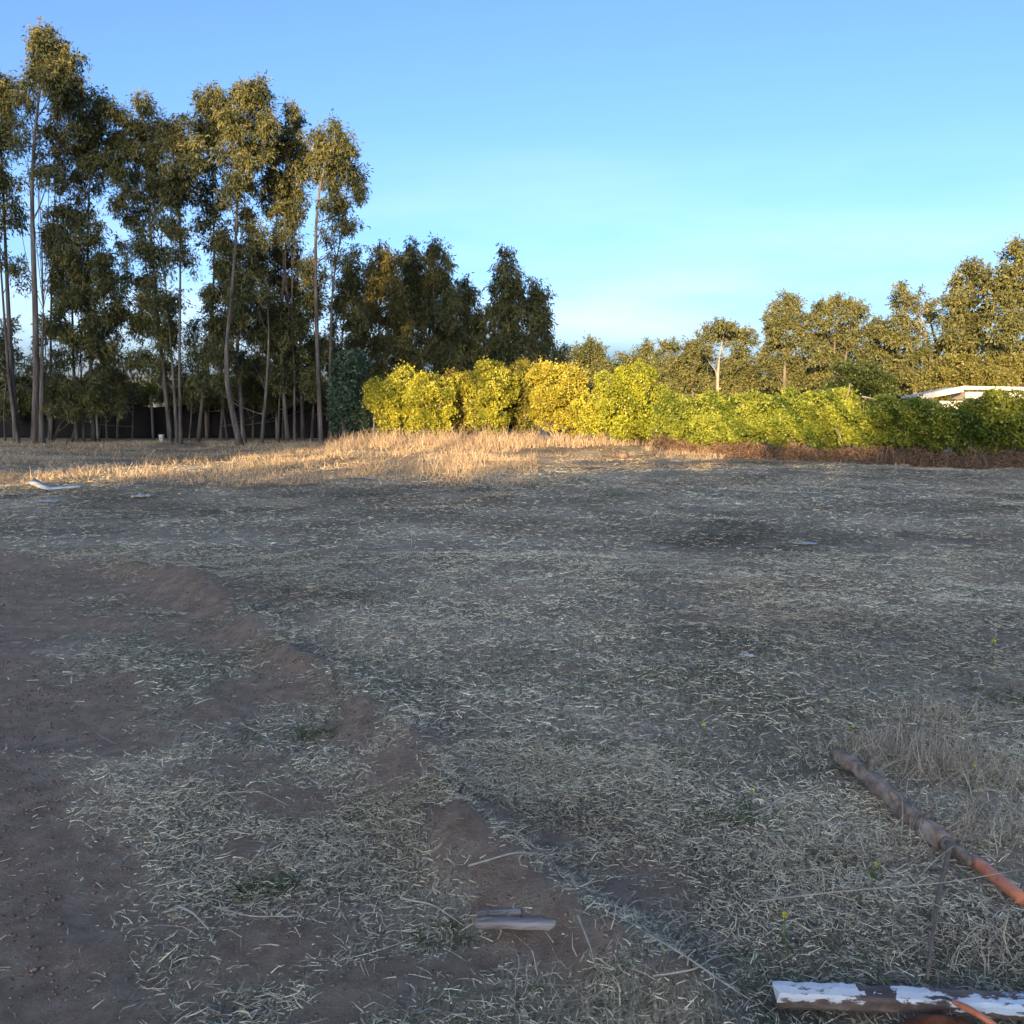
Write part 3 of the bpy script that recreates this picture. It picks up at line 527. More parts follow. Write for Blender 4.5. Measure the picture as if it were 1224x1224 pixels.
# ------------------------------------------------------------------ black net fence behind the trunks
fy = 35.0; x0 = at(-60, 500, fy)[0]; x1 = at(408, 500, fy)[0]
root = empty('net_fence', ((x0+x1)/2, fy, 0)); tag(root, 'sagging black shade net fence behind the eucalyptus trunks', 'fence')
nu, nv = 90, 9; U = np.linspace(0, 1, nu); xx = x0 + (x1-x0)*U
top = 1.30 + .10*np.cos(U*2*np.pi*7) + .10*(fbm(U*14, U*0, 5, 3)-.5) - .22*np.exp(-((U-.55)/.05)**2)
yy = fy + .09*np.sin(U*60) + .05*np.sin(U*23)
gv = np.stack([np.stack([xx, yy + .06*np.sin(U*80 + k) * (k/nv), -.03 + (top+.03)*k/(nv-1)], 1) for k in range(nv)])
ii = (np.arange(nv-1)[:, None]*nu + np.arange(nu-1)[None]).ravel()
net = quads('net', gv.reshape(-1, 3), np.stack([ii, ii+1, ii+nu+1, ii+nu], 1), M['net'], root, None, True)
md = net.modifiers.new('thickness', 'SOLIDIFY'); md.thickness = .006
for px in (-20, 60, 116, 182, 246, 330, 396):
    g = Geo(); b = at(px, 500, fy-.16); h = 1.32 + rng.uniform(-.05, .25)
    g.tube([(b[0], b[1], -.1), (b[0]+rng.uniform(-.02,.02), b[1], h*.5), (b[0]+rng.uniform(-.05,.05), b[1]+.05, h)], .045, 7, wob=.15)
    g.build('post', M['post'], root, True)

# ------------------------------------------------------------------ shed behind the hedge
Ys = 34.0
def R(x, y, z): return np.array([x, y, z])
sx0 = at(1100, 470, Ys)[0]; zx = at(1152, 463, Ys)
root = empty('shed', (zx[0]+2, Ys+1.5, 0)); tag(root, 'low pale shed with white mono pitch roof behind the hedge', 'shed')
zt = zx[2]; zl = at(1100, 474, Ys)[2]
xk = zx[0]; xe = xk + 2.4
g = Geo(); g.box(R((sx0+xe)/2+.1, Ys+.75, (zl-.15)/2), R((xe-sx0)/2-.15,0,0), R(0,.6,0), R(0,0,(zl-.15)/2)); g.build('wall', M['shedwall'], root)
g = Geo(); g.box(R((xk+xe)/2, Ys+.75, (zl+zt)/2-.12), R((xe-xk)/2-.15,0,0), R(0,.58,0), R(0,0,.12)); g.build('gable', M['shedwall'], root)
def slab(pts, th):
    g = Geo(); V = []
    for (x, y, z) in pts: V.append((x, y, z))
    for (x, y, z) in pts: V.append((x, y, z-th))
    g.add(V, [(0,1,2,3),(7,6,5,4),(0,4,5,1),(1,5,6,2),(2,6,7,3),(3,7,4,0)]); return g
rp1 = slab([(sx0-.1, Ys, zl), (xk, Ys, zt), (xk, Ys+1.4, zt), (sx0-.1, Ys+1.4, zl)], .07).build('roof_panel', M['roofwhite'], root)
rp2 = slab([(xk+.004, Ys, zt), (xe, Ys, zt-.05), (xe, Ys+1.4, zt-.05), (xk+.004, Ys+1.4, zt)], .07).build('roof_panel', M['roofwhite'], root)
slab([(sx0-.1, Ys-.03, zl+.05), (xk, Ys-.03, zt+.05), (xk, Ys-.003, zt+.05), (sx0-.1, Ys-.003, zl+.05)], .19).build('fascia', M['roofwhite'], rp1)
slab([(xk+.004, Ys-.03, zt+.05), (xe, Ys-.03, zt), (xe, Ys-.003, zt), (xk+.004, Ys-.003, zt+.05)], .07).build('fascia', M['roofwhite'], rp2)

# ------------------------------------------------------------------ unseen trees added behind the camera, placed and shaped to cast shade
def shade_tree(name, x, y, h, blobs, label, group, lai, r0=.28):
    root = empty(name, (x, y, 0)); tag(root, label, 'tree', group)
    g = Geo(); g.tube(smooth_line([(x, y, -.1), (x+.2, y, h*.4), (x-.1, y, h*.75), (x, y, h)], 12), np.linspace(r0, .03, 12), 8)
    bw = []
    for (dx, z, rx, rz) in blobs:
        c = np.array([x+dx, y+rng.uniform(-.6, .6), z]); bw.append((c, rx, rz, 1)); g.tube([(x, y, max(.5, z-2.2)), (x+dx*.5, y, max(.8, z-1)), c], [.1, .06, .02], 5, cap=False)
    g.build('trunk', M['bark'], root, True)
    P, D, LL, C = crown_leaves(bw, .7, .28, lai, EUC, 0); leaves(P, D, LL, LL*.4, C, 'crown', M['leaf'], root)
k = 0
for x in np.arange(-50, 9, 2.0):
    y = -65 + (x+30.7)*.466; h = 13.4 + rng.uniform(-.2, .2) + (.45 if x < -33 and k % 3 == 0 else 0) - max(0, x+14)*.05; k += 1
    bl = [(rng.uniform(-.3, .3), z, 1.6, 1.1) for z in np.arange(1.2, h-1.3, 1.3)] + [(-.55, h-.85, 1.0, .9), (.55, h-.85, 1.0, .9)]
    shade_tree('unseen_shade_cypress', x, y, h-.5, bl, 'unseen dense cypress added behind the viewpoint to shade the field', 'unseen cypress row added for shade', 6.5, .2)  # added out of view; row height sets where the field shade ends
TB = 'unseen tall bare stemmed eucalyptus shaped to shade the trees in view'
for (x, zb, zt_, wd) in [(-46.5, 16, 26, 1.6), (-44.2, 15.8, 26.6, 1.5), (-42.4, 15.6, 26.2, 1.3), (-40.8, 15.6, 26.8, 1.3), (-39, 15.4, 27.2, 1.4), (-37.4, 15.4, 25.9, 1.3), (-35.9, 15.4, 23.6, 1.2), (-34.5, 15.4, 21.6, 1.1), (-33.2, 15.6, 20.8, 1.0), (-31.8, 19.6, 22.4, .7), (-30.6, 20.2, 25.3, 1.0), (-29.2, 20.0, 25.2, 1.1), (-27.7, 20.0, 24.6, 1.0)]:
    y = -70.5; bl = []; nb = int((zt_-zb)*3.0)
    for q in range(nb): bl.append((rng.uniform(-wd, wd)*.8, zb+.8+(zt_-zb-1.4)*(q+.5)/nb, rng.uniform(.9, 1.25)*wd/1.2, rng.uniform(.7, 1.0)))
    shade_tree('unseen_shade_tree', x, y, zt_-.5, bl, TB, 'unseen tall trees shaped for shade', 5.0)  # out of view; crown heights shaped to leave only treetops lit
shade_tree('unseen_shade_tree', -12.1, -61.5, 18, [(-.8,18.6,1.1,.9),(-.8,17.5,1.2,.8),(-.9,16.4,1.0,.8),(0,15,1.3,1),(1.6,14.2,1.3,1.0)], 'unseen tree with narrow head shaped to shade the round shrub and hedge end', None, 5.0)  # out of view; crown shaped to shade shrub and hedge but miss the shed

# ------------------------------------------------------------------ dry grass, straw and litter (uncountable)
def sample(n, y0, y1, px0=-120, px1=1344):
    y = np.sqrt(rng.uniform(y0*y0, y1*y1, n)); x = y*rng.uniform((px0-CX)/F, (px1-CX)/F, n)*1.02
    return x, y
def straw_cols(n, x, y, green=.03):
    pal = np.array([(.80,.70,.48),(.70,.60,.41),(.86,.78,.57),(.50,.39,.26),(.25,.175,.115),(.58,.53,.35)])
    pr = np.array([.30,.24,.20,.11,.06,.09]); c = pal[rng.choice(6, n, p=pr)]
    c = c*zone_tint(x, y)
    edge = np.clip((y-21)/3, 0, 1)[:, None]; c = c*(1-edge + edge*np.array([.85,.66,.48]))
    gm = (fbm(x*.9, y*.9, 71, 3) > .60) & (rng.random(n) < .35) | (rng.random(n) < green)
    c[gm] = np.array([.10,.13,.05])*(.6+.8*rng.random((gm.sum(), 1)))
    return c*(.8+.4*rng.random((n, 1)))
def litter(n, y0, y1, L0, L1, W, elev, seg, name, label, lift):
    wide = 2.6; n = int(n*(1 + .35*2*wide/((y0+y1)/2*1.25)))
    y = np.sqrt(rng.uniform(y0*y0, y1*y1, n)); xl, xr_ = y*(-120-CX)/F*1.02, y*(1344-CX)/F*1.02      # thins out past the field of view
    x = rng.uniform(0, 1, n)*(xr_-xl+2*wide) + xl - wide; off = np.maximum(np.maximum(xl-x, x-xr_), 0)
    inside = rng.random(n) < np.clip(1-off/.7, .35, 1); x, y = x[inside], y[inside]; n = len(x)
    keep = rng.random(n) > .965*np.clip(bare(x, y)*1.15, 0, 1)
    cl = fbm(x*1.7, y*1.7, 81, 3); keep &= rng.random(n) < np.clip(.35 + 1.6*(cl-.25), .2, 1)
    x, y = x[keep], y[keep]; m = len(x); z = gz(x, y) + rng.random(m)*lift
    th = rng.random(m)*2*np.pi; el = np.abs(rng.normal(size=m))*elev
    D = np.stack([np.cos(th)*np.cos(el), np.sin(th)*np.cos(el), np.sin(el)], 1)
    L = L0 + (L1-L0)*rng.random(m)**2.2
    sag = rng.normal(size=(m, 3))*.35 + np.array([0, 0, -.18])
    o = ribbons(np.stack([x, y, z], 1), D, L, W*(.5+rng.random(m)), straw_cols(m, x, y), sag, name, M['straw'], None, seg, .25)
    return tag(o, label, 'straw', None, 'stuff')
litter(215000, 1.2, 4.4, .010, .062, .0031, .22, 2, 'straw_litter', 'broken pale straw and dry stems lying thick on the near soil', .012)
litter(22000, 1.2, 6.0, .05, .12, .0022, .22, 3, 'straw_litter', 'curled dry stems scattered over the near soil', .016)
litter(4500, 1.2, 9.0, .12, .38, .0026, .10, 4, 'straw_litter', 'long thin dry stems strewn over the near soil', .015)
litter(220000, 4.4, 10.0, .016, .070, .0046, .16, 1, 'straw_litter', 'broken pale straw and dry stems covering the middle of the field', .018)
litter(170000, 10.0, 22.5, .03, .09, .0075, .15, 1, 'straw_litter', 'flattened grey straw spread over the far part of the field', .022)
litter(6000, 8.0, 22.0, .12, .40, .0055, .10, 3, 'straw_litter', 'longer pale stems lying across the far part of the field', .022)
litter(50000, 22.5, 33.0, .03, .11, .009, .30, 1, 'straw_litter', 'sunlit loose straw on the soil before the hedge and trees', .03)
# crumbs and clods of soil
n = 60000; x, y = sample(n, 1.9, 9.0); k = rng.random(n) < np.clip(bare(x, y)*1.2-.25, 0.02, 1)*(.15+.85*(fbm(x*3, y*3, 23, 2) > .5)); x, y = x[k], y[k]; n = len(x)
r_ = .002 + .0055*rng.random(n)**4; cube = np.array([(i, j, k_) for k_ in (-1, 1) for j in (-1, 1) for i in (-1, 1)], float)
V = np.stack([x, y, gz(x, y) + r_*.25], 1)[:, None] + cube[None]*r_[:, None, None]*(.45+.75*rng.random((n, 8, 1)))*np.array([1, 1, .7])
Q = (np.arange(n)*8)[:, None, None] + np.array([(0,2,3,1),(4,5,7,6),(0,1,5,4),(2,6,7,3),(0,4,6,2),(1,3,7,5)])[None]
o = quads('soil_clods', V.reshape(-1, 3), Q.reshape(-1, 4), M['clod'], None, None, True); tag(o, 'crumbs and small clods of reddish soil on the bare ground', 'soil', None, 'stuff')
# upright dry grass on the lit verge
def grass(n, pts, hmin, hmax, W, cols, name, label, cat='grass', lean=.35, seg=2):
    x, y, hs = pts; m = len(x); z = gz(x, y) - .01
    D = nrm(np.stack([rng.normal(size=m)*lean, rng.normal(size=m)*lean, np.ones(m)], 1)); L = (hmin+(hmax-hmin)*rng.random(m)**1.6)*hs
    t = rng.random((m, 1)); C = np.array(cols[0])*(1-t)+np.array(cols[1])*t
    return tag(ribbons(np.stack([x, y, z], 1), D, L, W*(.6+.8*rng.random(m)), C, rng.normal(size=(m, 3))*.35 + np.array([0, 0, -.12]), name, M['straw'], None, seg, .2), label, cat, None, 'stuff')
n = 60000; x, y = sample(n, 17, 31, -120, 640); k = (fbm(x*.8, y*.8, 91, 3) + .10*np.cos((y-18)*.9)) > .47
k &= ~((y > 23) & (y < 29) & (x < -6.5) & (rng.random(n) < .75)); k &= rng.random(n) < np.clip((y-16.5)/1.5, 0, 1)
x, y = x[k], y[k]; hs = .5 + .9*fbm(x*.6, y*.6, 95, 2) + .5*np.exp(-((y-20)/1.6)**2)
grass(n, (x, y, hs), .05, .24, .011, ((.27,.18,.10),(.66,.49,.30)), 'dry_grass', 'sunlit golden dry grass in front of the eucalyptus trunks', lean=.55)
n = 42000; x, y = sample(n, 23.5, 31, 395, 880)
px, _ = to_px(x, y); Yb = np.interp(px, [395, 700, 880], [29.6, 28.6, 26.8]); k = (y < Yb+.2) & (y > Yb-5.2) & (rng.random(n) < np.clip(1.15-(Yb-y)/5, .1, 1)) & (fbm(x*.9, y*.9, 17, 3) > .40 + .04*(Yb-y))
x, y, px, Yb = x[k], y[k], px[k], Yb[k]; hs = (.35 + .9*np.exp(-((Yb-y)/2.0)**2))*(.7+.6*fbm(x, y, 99, 2))*np.interp(px, [395, 640, 740, 880], [1, 1, .6, .4])
grass(n, (x, y, hs), .12, .50, .012, ((.27,.18,.11),(.62,.46,.29)), 'dry_grass', 'tall tan dry grass at the feet of the yellow bushes', lean=.35)
# red brown fern litter at the foot of the hedge
n = 26000; px = rng.uniform(780, 1340, n); Yb = np.interp(px, [780, 1224, 1340], [27.4, 21.9, 21.0]) - rng.random(n)**1.3*np.interp(px, [780, 900, 1340], [.8, 1.7, 1.9])
x = (px-CX)/F*Yb*1.007; y = Yb; z = gz(x, y) + rng.random(n)*np.clip(.36-.14*np.abs(fbm(x*2, y*2, 13, 2)-.3)*4, .05, .4)*np.clip((1.9-(np.interp(px, [780, 1224, 1340], [27.4, 21.9, 21.0])-Yb))/1.6, .1, 1)
k = fbm(x*.9, y*.9, 19, 3) > np.interp(px, [780, 860, 1000, 1340], [.56, .5, .42, .32]); x, y, z = x[k], y[k], z[k]; n = len(x)
t = rng.random((n, 1)); C = np.array((.08,.05,.032))*(1-t) + np.array((.34,.205,.12))*t
D = nrm(rng.normal(size=(n, 3))*np.array([1, 1, .6]))
tag(ribbons(np.stack([x, y, z], 1), D, .08+.3*rng.random(n)**2, .010+.012*rng.random(n), C, rng.normal(size=(n, 3))*.6+np.array([0, 0, -.3]), 'fern_litter', M['straw'], None, 2, .4), 'heap of dead red brown fern and brush along the hedge foot', 'brush', None, 'stuff')
# near standing dry tufts on the right
n = 5200; cx = np.array([G(1090,905), G(1120,915), G(1055,900), G(1180,930), G(1030,1010), G(1190,985), G(980,1060), G(1210,1130), G(700,1190), G(1120,860)])
i = rng.integers(0, len(cx), n); x = cx[i, 0] + rng.normal(size=n)*.17; y = cx[i, 1] + rng.normal(size=n)*.10
grass(n, (x, y, np.interp(i, range(len(cx)), [1, 1, .8, .8, .5, .9, .4, .6, .4, .7])), .04, .25, .0036, ((.26,.20,.14),(.68,.57,.41)), 'dry_grass', 'loose standing dry grass around the fallen branch', lean=.85)

# ------------------------------------------------------------------ foreground things
def on(px, py, dz=0):
    d = ray(px, py); z = 0.0
    for _ in range(6):
        t = (CAMH - z) / -d[2]; x_, y_ = d[0]*t, d[1]*t; z = float(gz(x_, y_))
    return np.array([x_, y_, z + dz])
# fallen branch
a, b, c_ = on(1000,916,.055), on(1070,972,.05), on(1128,1020,.04); e = on(1166,1044,.03)
root = empty('fallen_branch', tuple(on(1070,972))); tag(root, 'thick grey brown fallen branch lying in the dry grass', 'branch')
P = smooth_line([a, a*.5+b*.5+np.array([.01,.015,.006]), b, b*.5+c_*.5+np.array([-.01,.012,.004]), c_], 26)
g = Geo(); g.tube(P, np.linspace(.029, .036, 26)*(1+.07*np.sin(np.arange(26)*.9)+.06*rng.normal(size=26)), 22, wob=.16, furrow=.3); g.build('limb', M['deadwood'], root, True)
g = Geo(); g.tube(smooth_line([c_, c_*.5+e*.5+np.array([0,.01,.0]), e], 8), np.linspace(.026, .018, 8), 9, wob=.1); g.build('branch_end', M['deadwood'], root, True)
for kq, dq in ((7, (.02, .035, .05)), (14, (-.035, .01, .045)), (20, (.03, -.01, .04))):
    g = Geo(); g.tube([P[kq], P[kq]+np.array(dq)*.75, P[kq]+np.array(dq)*1.15], [.017, .012, .008], 8, wob=.2); g.build('knot', M['deadwood'], root, True)
f1, f2, f3 = on(1136,1030,.05), on(1120,1080,.03), on(1108,1180,.02)
g = Geo(); g.tube(smooth_line([c_, f1+np.array([0,0,.015]), f2, f3], 14), np.linspace(.012, .004, 14), 7, wob=.1); g.build('side_twig', M['stem'], root, True)
p, q = on(1166,1042,.036), on(1222,1088,.036); d = (q-p); q2 = p + d*1.25
g = Geo(); Pp = np.linspace(p, q, 8); g.tube(Pp, .0215, 16, cap=True); o = g.build('orange_pipe', M['orange'], None, True)
tag(o, 'short length of faded orange plastic pipe in line with the fallen branch', 'pipe')
# painted post
def painted_mat():
    m, n, l = mat('flaking_white_paint'); out = n.new('ShaderNodeOutputMaterial'); pr = N(n, 'ShaderNodeBsdfPrincipled', Roughness=.75)
    tc = n.new('ShaderNodeTexCoord'); sep = n.new('ShaderNodeSeparateXYZ'); l.new(tc.outputs['Object'], sep.inputs[0])
    mp = n.new('ShaderNodeMapping'); mp.inputs['Scale'].default_value = (.35, 1, 1); l.new(tc.outputs['Object'], mp.inputs[0])
    ns = N(n, 'ShaderNodeTexNoise', Scale=26, Detail=8, Roughness=.65); l.new(mp.outputs[0], ns.inputs['Vector'])
    wood = ramp(n, [(.3, (.05,.032,.024)), (.55, (.15,.10,.075)), (.75, (.30,.23,.17))]); l.new(ns.outputs[0], wood.inputs[0])
    hue = ramp(n, [(.48, (.76,.74,.70)), (.62, (.62,.70,.76)), (1, (.42,.55,.66))])
    mr = N(n, 'ShaderNodeMapRange'); mr.inputs[1].default_value = -.1; mr.inputs[2].default_value = 1.0; l.new(sep.outputs[0], mr.inputs[0]); l.new(mr.outputs[0], hue.inputs[0])
    n2 = N(n, 'ShaderNodeTexNoise', Scale=11, Detail=7, Roughness=.7); l.new(mp.outputs[0], n2.inputs['Vector'])
    ch = ramp(n, [(.54, (0,0,0)), (.565, (1,1,1))]); l.new(n2.outputs[0], ch.inputs[0])
    a_ = N(n, 'ShaderNodeVertexColor', _layer_name='Col'); s2 = n.new('ShaderNodeSeparateColor'); l.new(a_.outputs[0], s2.inputs[0])
    mxm = N(n, 'ShaderNodeMath', _operation='MAXIMUM'); l.new(ch.outputs[0], mxm.inputs[0])
    inv = N(n, 'ShaderNodeMath', _operation='SUBTRACT'); inv.inputs[0].default_value = 1; l.new(s2.outputs[0], inv.inputs[1])
    rb = N(n, 'ShaderNodeMath', _operation='ADD'); l.new(inv.outputs[0], rb.inputs[0]); 
    jit = N(n, 'ShaderNodeMath', _operation='MULTIPLY_ADD'); jit.inputs[1].default_value = 1.5; jit.inputs[2].default_value = -.78; l.new(ns.outputs[0], jit.inputs[0]); l.new(jit.outputs[0], rb.inputs[1])
    gt = N(n, 'ShaderNodeMath', _operation='GREATER_THAN'); gt.inputs[1].default_value = .5; l.new(rb.outputs[0], gt.inputs[0]); l.new(gt.outputs[0], mxm.inputs[1])
    mx = n.new('ShaderNodeMix'); mx.data_type = 'RGBA'; l.new(mxm.outputs[0], mx.inputs[0]); l.new(hue.outputs[0], mx.inputs[6]); l.new(wood.outputs[0], mx.inputs[7])
    b = N(n, 'ShaderNodeBump', Strength=.5, Distance=.004); l.new(n2.outputs[0], b.inputs['Height']); l.new(b.outputs[0], pr.inputs['Normal'])
    l.new(mx.outputs[2], pr.inputs['Base Color']); l.new(pr.outputs[0], out.inputs[0]); return m
M['painted'] = painted_mat()
p = on(927,1206); q = on(1300,1224); base_z = max(p[2], q[2], float(gz((p[0]+q[0])/2, p[1]))) - .012
ax = (q-p); ax[2] = 0; Lp = np.linalg.norm(ax); ax /= Lp; sidev = np.array([-ax[1], ax[0], 0])
ns_ = 60; ss = np.linspace(0, Lp, ns_); sec = [(-.029,.004),(-.033,.012),(-.034,.038),(-.028,.048),(0,.052),(.024,.049),(.031,.042),(.031,.010),(.025,.003),(0,.0)]
V = []; C = []
for i_, s_ in enumerate(ss):
    pxh = 927 + (1300-927)*s_/Lp
    for (u, hgt) in sec:
        jj = rng.normal()*.0009
        V.append((s_ + (rng.normal()*.006 if i_ in (0,) else 0), u + jj, hgt + jj*1.2))
        paint = 1.0 if hgt > .015 else .12
        if 1028 + 4*math.sin(u*160) < pxh < 1074 + 5*math.sin(u*120+1): paint = .1 + .25*rng.random()
        C.append((paint,)*3)
k = len(sec); Q = [(i_*k+j, (i_+1)*k+j, (i_+1)*k+(j+1) % k, i_*k+(j+1) % k) for i_ in range(ns_-1) for j in range(k)]
for j in range(1, k-2, 2): Q.append((0, j, j+1, j+2)); Q.append(((ns_-1)*k, (ns_-1)*k+j+2, (ns_-1)*k+j+1, (ns_-1)*k+j))
post = quads('painted_post', V, Q, M['painted'], None, np.array(C), False)
post.location = (p[0], p[1], base_z); post.rotation_euler = (0, 0, math.atan2(ax[1], ax[0]))
tag(post, 'weathered square timber post with flaking white paint lying on the ground', 'post')
# rusty curved sheet in front of the post
c0 = on(1128,1246); g = Geo(); nu, nv = 20, 8; V = []
for i_ in range(nu):
    for j in range(nv):
        u = -1+2*i_/(nu-1); v = j/(nv-1)
        V.append((c0[0]+u*.125, c0[1]-.045+v*.09+.004*rng.normal(), c0[2]-.005+.052*(1-u*u)**.6*(.55+.45*v)+.002*rng.normal()))
g.add(V, [(i_*nv+j, (i_+1)*nv+j, (i_+1)*nv+j+1, i_*nv+j+1) for i_ in range(nu-1) for j in range(nv-1)])
o = g.build('rusty_sheet', M['rust'], None, True); md = o.modifiers.new('thickness', 'SOLIDIFY'); md.thickness = .004
tag(o, 'curved piece of rusty brown sheet metal beside the painted post', 'scrap metal')
g = Geo(); p1, p2 = on(1137,1224,.062), on(1190,1250,.05); g.tube(smooth_line([p1, p1*.5+p2*.5+np.array([0,0,.006]), p2], 8), [.005,.008,.0085,.0085,.009,.0085,.008,.007], 9, wob=.12)
o = g.build('orange_stick', M['orange'], None, True); tag(o, 'short peeling orange stick resting on the rusty sheet', 'stick')
# split timber
root = empty('split_timber', tuple(on(632,1103))); tag(root, 'short length of split grey timber lying on the soil', 'timber')
def splinter(pa, pb, wd, th, dz):
    a_, b_ = on(*pa, dz), on(*pb, dz); zm = max((a_[2]+b_[2])/2, float(gz(*((a_+b_)/2)[:2]))+dz); n_ = 14
    a_, b_ = [np.array([r_[0]*(CAMH-zm)/-r_[2], r_[1]*(CAMH-zm)/-r_[2], zm]) for r_ in (ray(*pa), ray(*pb))]; V = []; d_ = b_-a_; d_[2] = 0; d_ /= np.linalg.norm(d_); sd_ = np.array([-d_[1], d_[0], 0])
    for i_ in range(n_):
        t = i_/(n_-1); c = a_*(1-t)+b_*t + d_*(rng.normal()*.01 if i_ in (0, n_-1) else 0); f = .75 if i_ in (0, n_-1) else 1
        for (u, h_) in [(-1,0),(-1.05,.6),(-.7,1),(.2,1.05),(.9,.9),(1,.1)]: V.append(c + sd_*(u*wd*f+rng.normal()*.0012) + np.array([0,0,h_*th*f+rng.normal()*.001]))
    Q = [(i_*6+j, (i_+1)*6+j, (i_+1)*6+(j+1) % 6, i_*6+(j+1) % 6) for i_ in range(n_-1) for j in range(6)] + [(0,1,2,3),(0,3,4,5),((n_-1)*6+3,(n_-1)*6+2,(n_-1)*6+1,(n_-1)*6),((n_-1)*6+5,(n_-1)*6+4,(n_-1)*6+3,(n_-1)*6)]
    g = Geo(); g.add(V, Q); return g
splinter((571,1106),(697,1109),.019,.020,.002).build('plank', M['greywood'], root)
splinter((574,1096),(626,1092),.012,.014,.012).build('splinter', M['greywood'], root)
# white curved board and scraps out in the field
a, b, c_ = on(38,582,.09), on(58,586,.02), on(98,584,.03)
P = smooth_line([a, a*.4+b*.6, b, b*.5+c_*.5+np.array([0,0,.01]), c_], 14); g = Geo()
V = []; 
for i_, pt in enumerate(P):
    wd = .13*(1-.35*i_/13)
    V += [pt+np.array([0,-wd,-.012]), pt+np.array([0,-wd,.012]), pt+np.array([0,wd,.012+.03]), pt+np.array([0,wd,-.012+.03])]
Q = [(i_*4+j, (i_+1)*4+j, (i_+1)*4+(j+1) % 4, i_*4+(j+1) % 4) for i_ in range(13) for j in range(4)] + [(0,1,2,3),(55,54,53,52)]
g.add(V, Q); o = g.build('white_board', M['whiteboard'], None, True); tag(o, 'long curved white board lying in the shaded field before the lit grass', 'board')
def scrap(px, py, wpx, label, mt='plastic', hgt=.4):
    p = on(px, py); s = wpx/F*np.hypot(p[1], CAMH)/2; g = Geo(); n_ = 7; V = []
    for i_ in range(n_):
        for j in range(n_):
            u, v = -1+2*i_/(n_-1), -1+2*j/(n_-1); r_ = 1+.25*math.sin(3*u+px)*math.cos(4*v+py)
            V.append((p[0]+u*s*r_, p[1]+v*s*.7*r_, p[2]+.004+s*hgt*abs(math.sin(u*3.1+px)*math.cos(v*2.7+py))+.02*s*rng.normal()))
    g.add(V, [(i_*n_+j, (i_+1)*n_+j, (i_+1)*n_+j+1, i_*n_+j+1) for i_ in range(n_-1) for j in range(n_-1)])
    o = g.build('plastic_scrap', M[mt], None, True); md = o.modifiers.new('thickness', 'SOLIDIFY'); md.thickness = .003
    tag(o, label, 'litter', 'scraps of white litter in the field'); return o
scrap(169, 597, 22, 'crumpled white plastic scrap nearest the curved white board')
scrap(410, 578, 12, 'small flat white scrap at the edge of the lit grass', hgt=.25)
scrap(570, 570, 8, 'tiny white scrap before the tall tan grass', hgt=.3)
scrap(895, 785, 16, 'torn whitish paper scrap in the middle of the straw', hgt=.3)
scrap(962, 650, 26, 'wide thin whitish scrap on the dark straw before the hedge', hgt=.12)
scrap(806, 553, 8, 'small pale scrap on the soil before the hedge corner', hgt=.6)
scrap(54, 599, 34, 'broad grey white flattened scrap below the curved white board', hgt=.06)
# bucket by the net
b = at(193, 527, 32.4); b[2] = 0.0; g = Geo(); g.tube([(b[0], b[1], 0), (b[0], b[1], .02), (b[0], b[1], .19), (b[0], b[1], .21)], [.06, .07, .085, .088], 14); g.tube([(b[0], b[1], .19), (b[0], b[1], .225)], [.094, .094], 14)
o = g.build('bucket', M['plastic'], None, True); tag(o, 'small pale bucket standing at the foot of the trunks by the net', 'bucket')
# stones
for (px, py, r_, lb) in [(745,547,.13,'dark clod of earth on the sunlit verge by the round bush'),(47,568,.10,'pale rounded stone just behind the curved white board')]:
    p = on(px, py); g = Geo(); n_, k_ = 7, 10; Pz = np.linspace(-.9, .95, n_); g.tube([(p[0], p[1], p[2]+.35*r_+z_*r_*.6) for z_ in Pz], r_*np.sqrt(1-Pz**2)+.005, k_, wob=.3); o = g.build('stone', M['clod' if 'clod' in lb else 'stone'], None, True); tag(o, lb, 'stone')
# sticks in the hedge and fallen twigs
for (pa, za, pb, zb, r_, lb) in [((1010,482),24.3,(1016,458),24.3,.018,'pale broken stick standing up out of the hedge top'),((1030,474),24.0,(1052,480),23.9,.022,'bare forked dead branch resting on top of the hedge'),((998,510),23.6,(1006,528),23.2,.014,'thin pale dead stick leaning at the hedge foot')]:
    p, q = at(*pa, za), at(*pb, zb); g = Geo(); g.tube(smooth_line([p, p*.5+q*.5+np.array([.03,0,.02]), q], 8), np.linspace(r_, r_*.6, 8), 7, wob=.2)
    o = g.build('dead_stick', M['palebark'], None, True); tag(o, lb, 'stick')
# dry stalks lying in the foreground
def stalk(pts, r_, label, branch=None, lift=.040, matk='strawstem'):
    P = smooth_line([on(x_, y_, lift + (h_ if True else 0)) for (x_, y_, h_) in pts], 16); root = empty('dry_stalk', tuple(on(pts[0][0], pts[0][1]))); tag(root, label, 'stalk', 'dry stalks in the foreground')
    g = Geo(); r_ = r_*.9; g.tube(P, np.linspace(r_, r_*.4, 16), 6, wob=.25); g.build('stem', M[matk], root, True)
    for br in (branch or []):
        Pb = smooth_line([on(x_, y_, lift+h_) for (x_, y_, h_) in br], 10); g = Geo(); g.tube(Pb, np.linspace(r_*.7, r_*.3, 10), 5); g.build('side_stem', M[matk], root, True)
M['strawstem'] = noise_mat('straw_stem', [(.3, (.30,.25,.18)), (.7, (.52,.47,.37))], 20, (1, 1, 1), .8, .2)
stalk([(905,1092,0),(1000,1087,.02),(1132,1084,.04),(1220,1074,.06)], .0035, 'long pale forked stalk lying between the orange pipe and the painted post', [[(1068,1086,.03),(1120,1108,.03),(1200,1136,.0)],[(1132,1084,.04),(1160,1100,.03),(1200,1120,0)],[(1030,1087,.02),(1080,1102,.01),(1120,1130,0)]])
stalk([(1183,1012,0),(1195,980,.06),(1210,948,.14),(1224,915,.20)], .003, 'thin upright green brown weed stalk leaning beside the fallen branch')
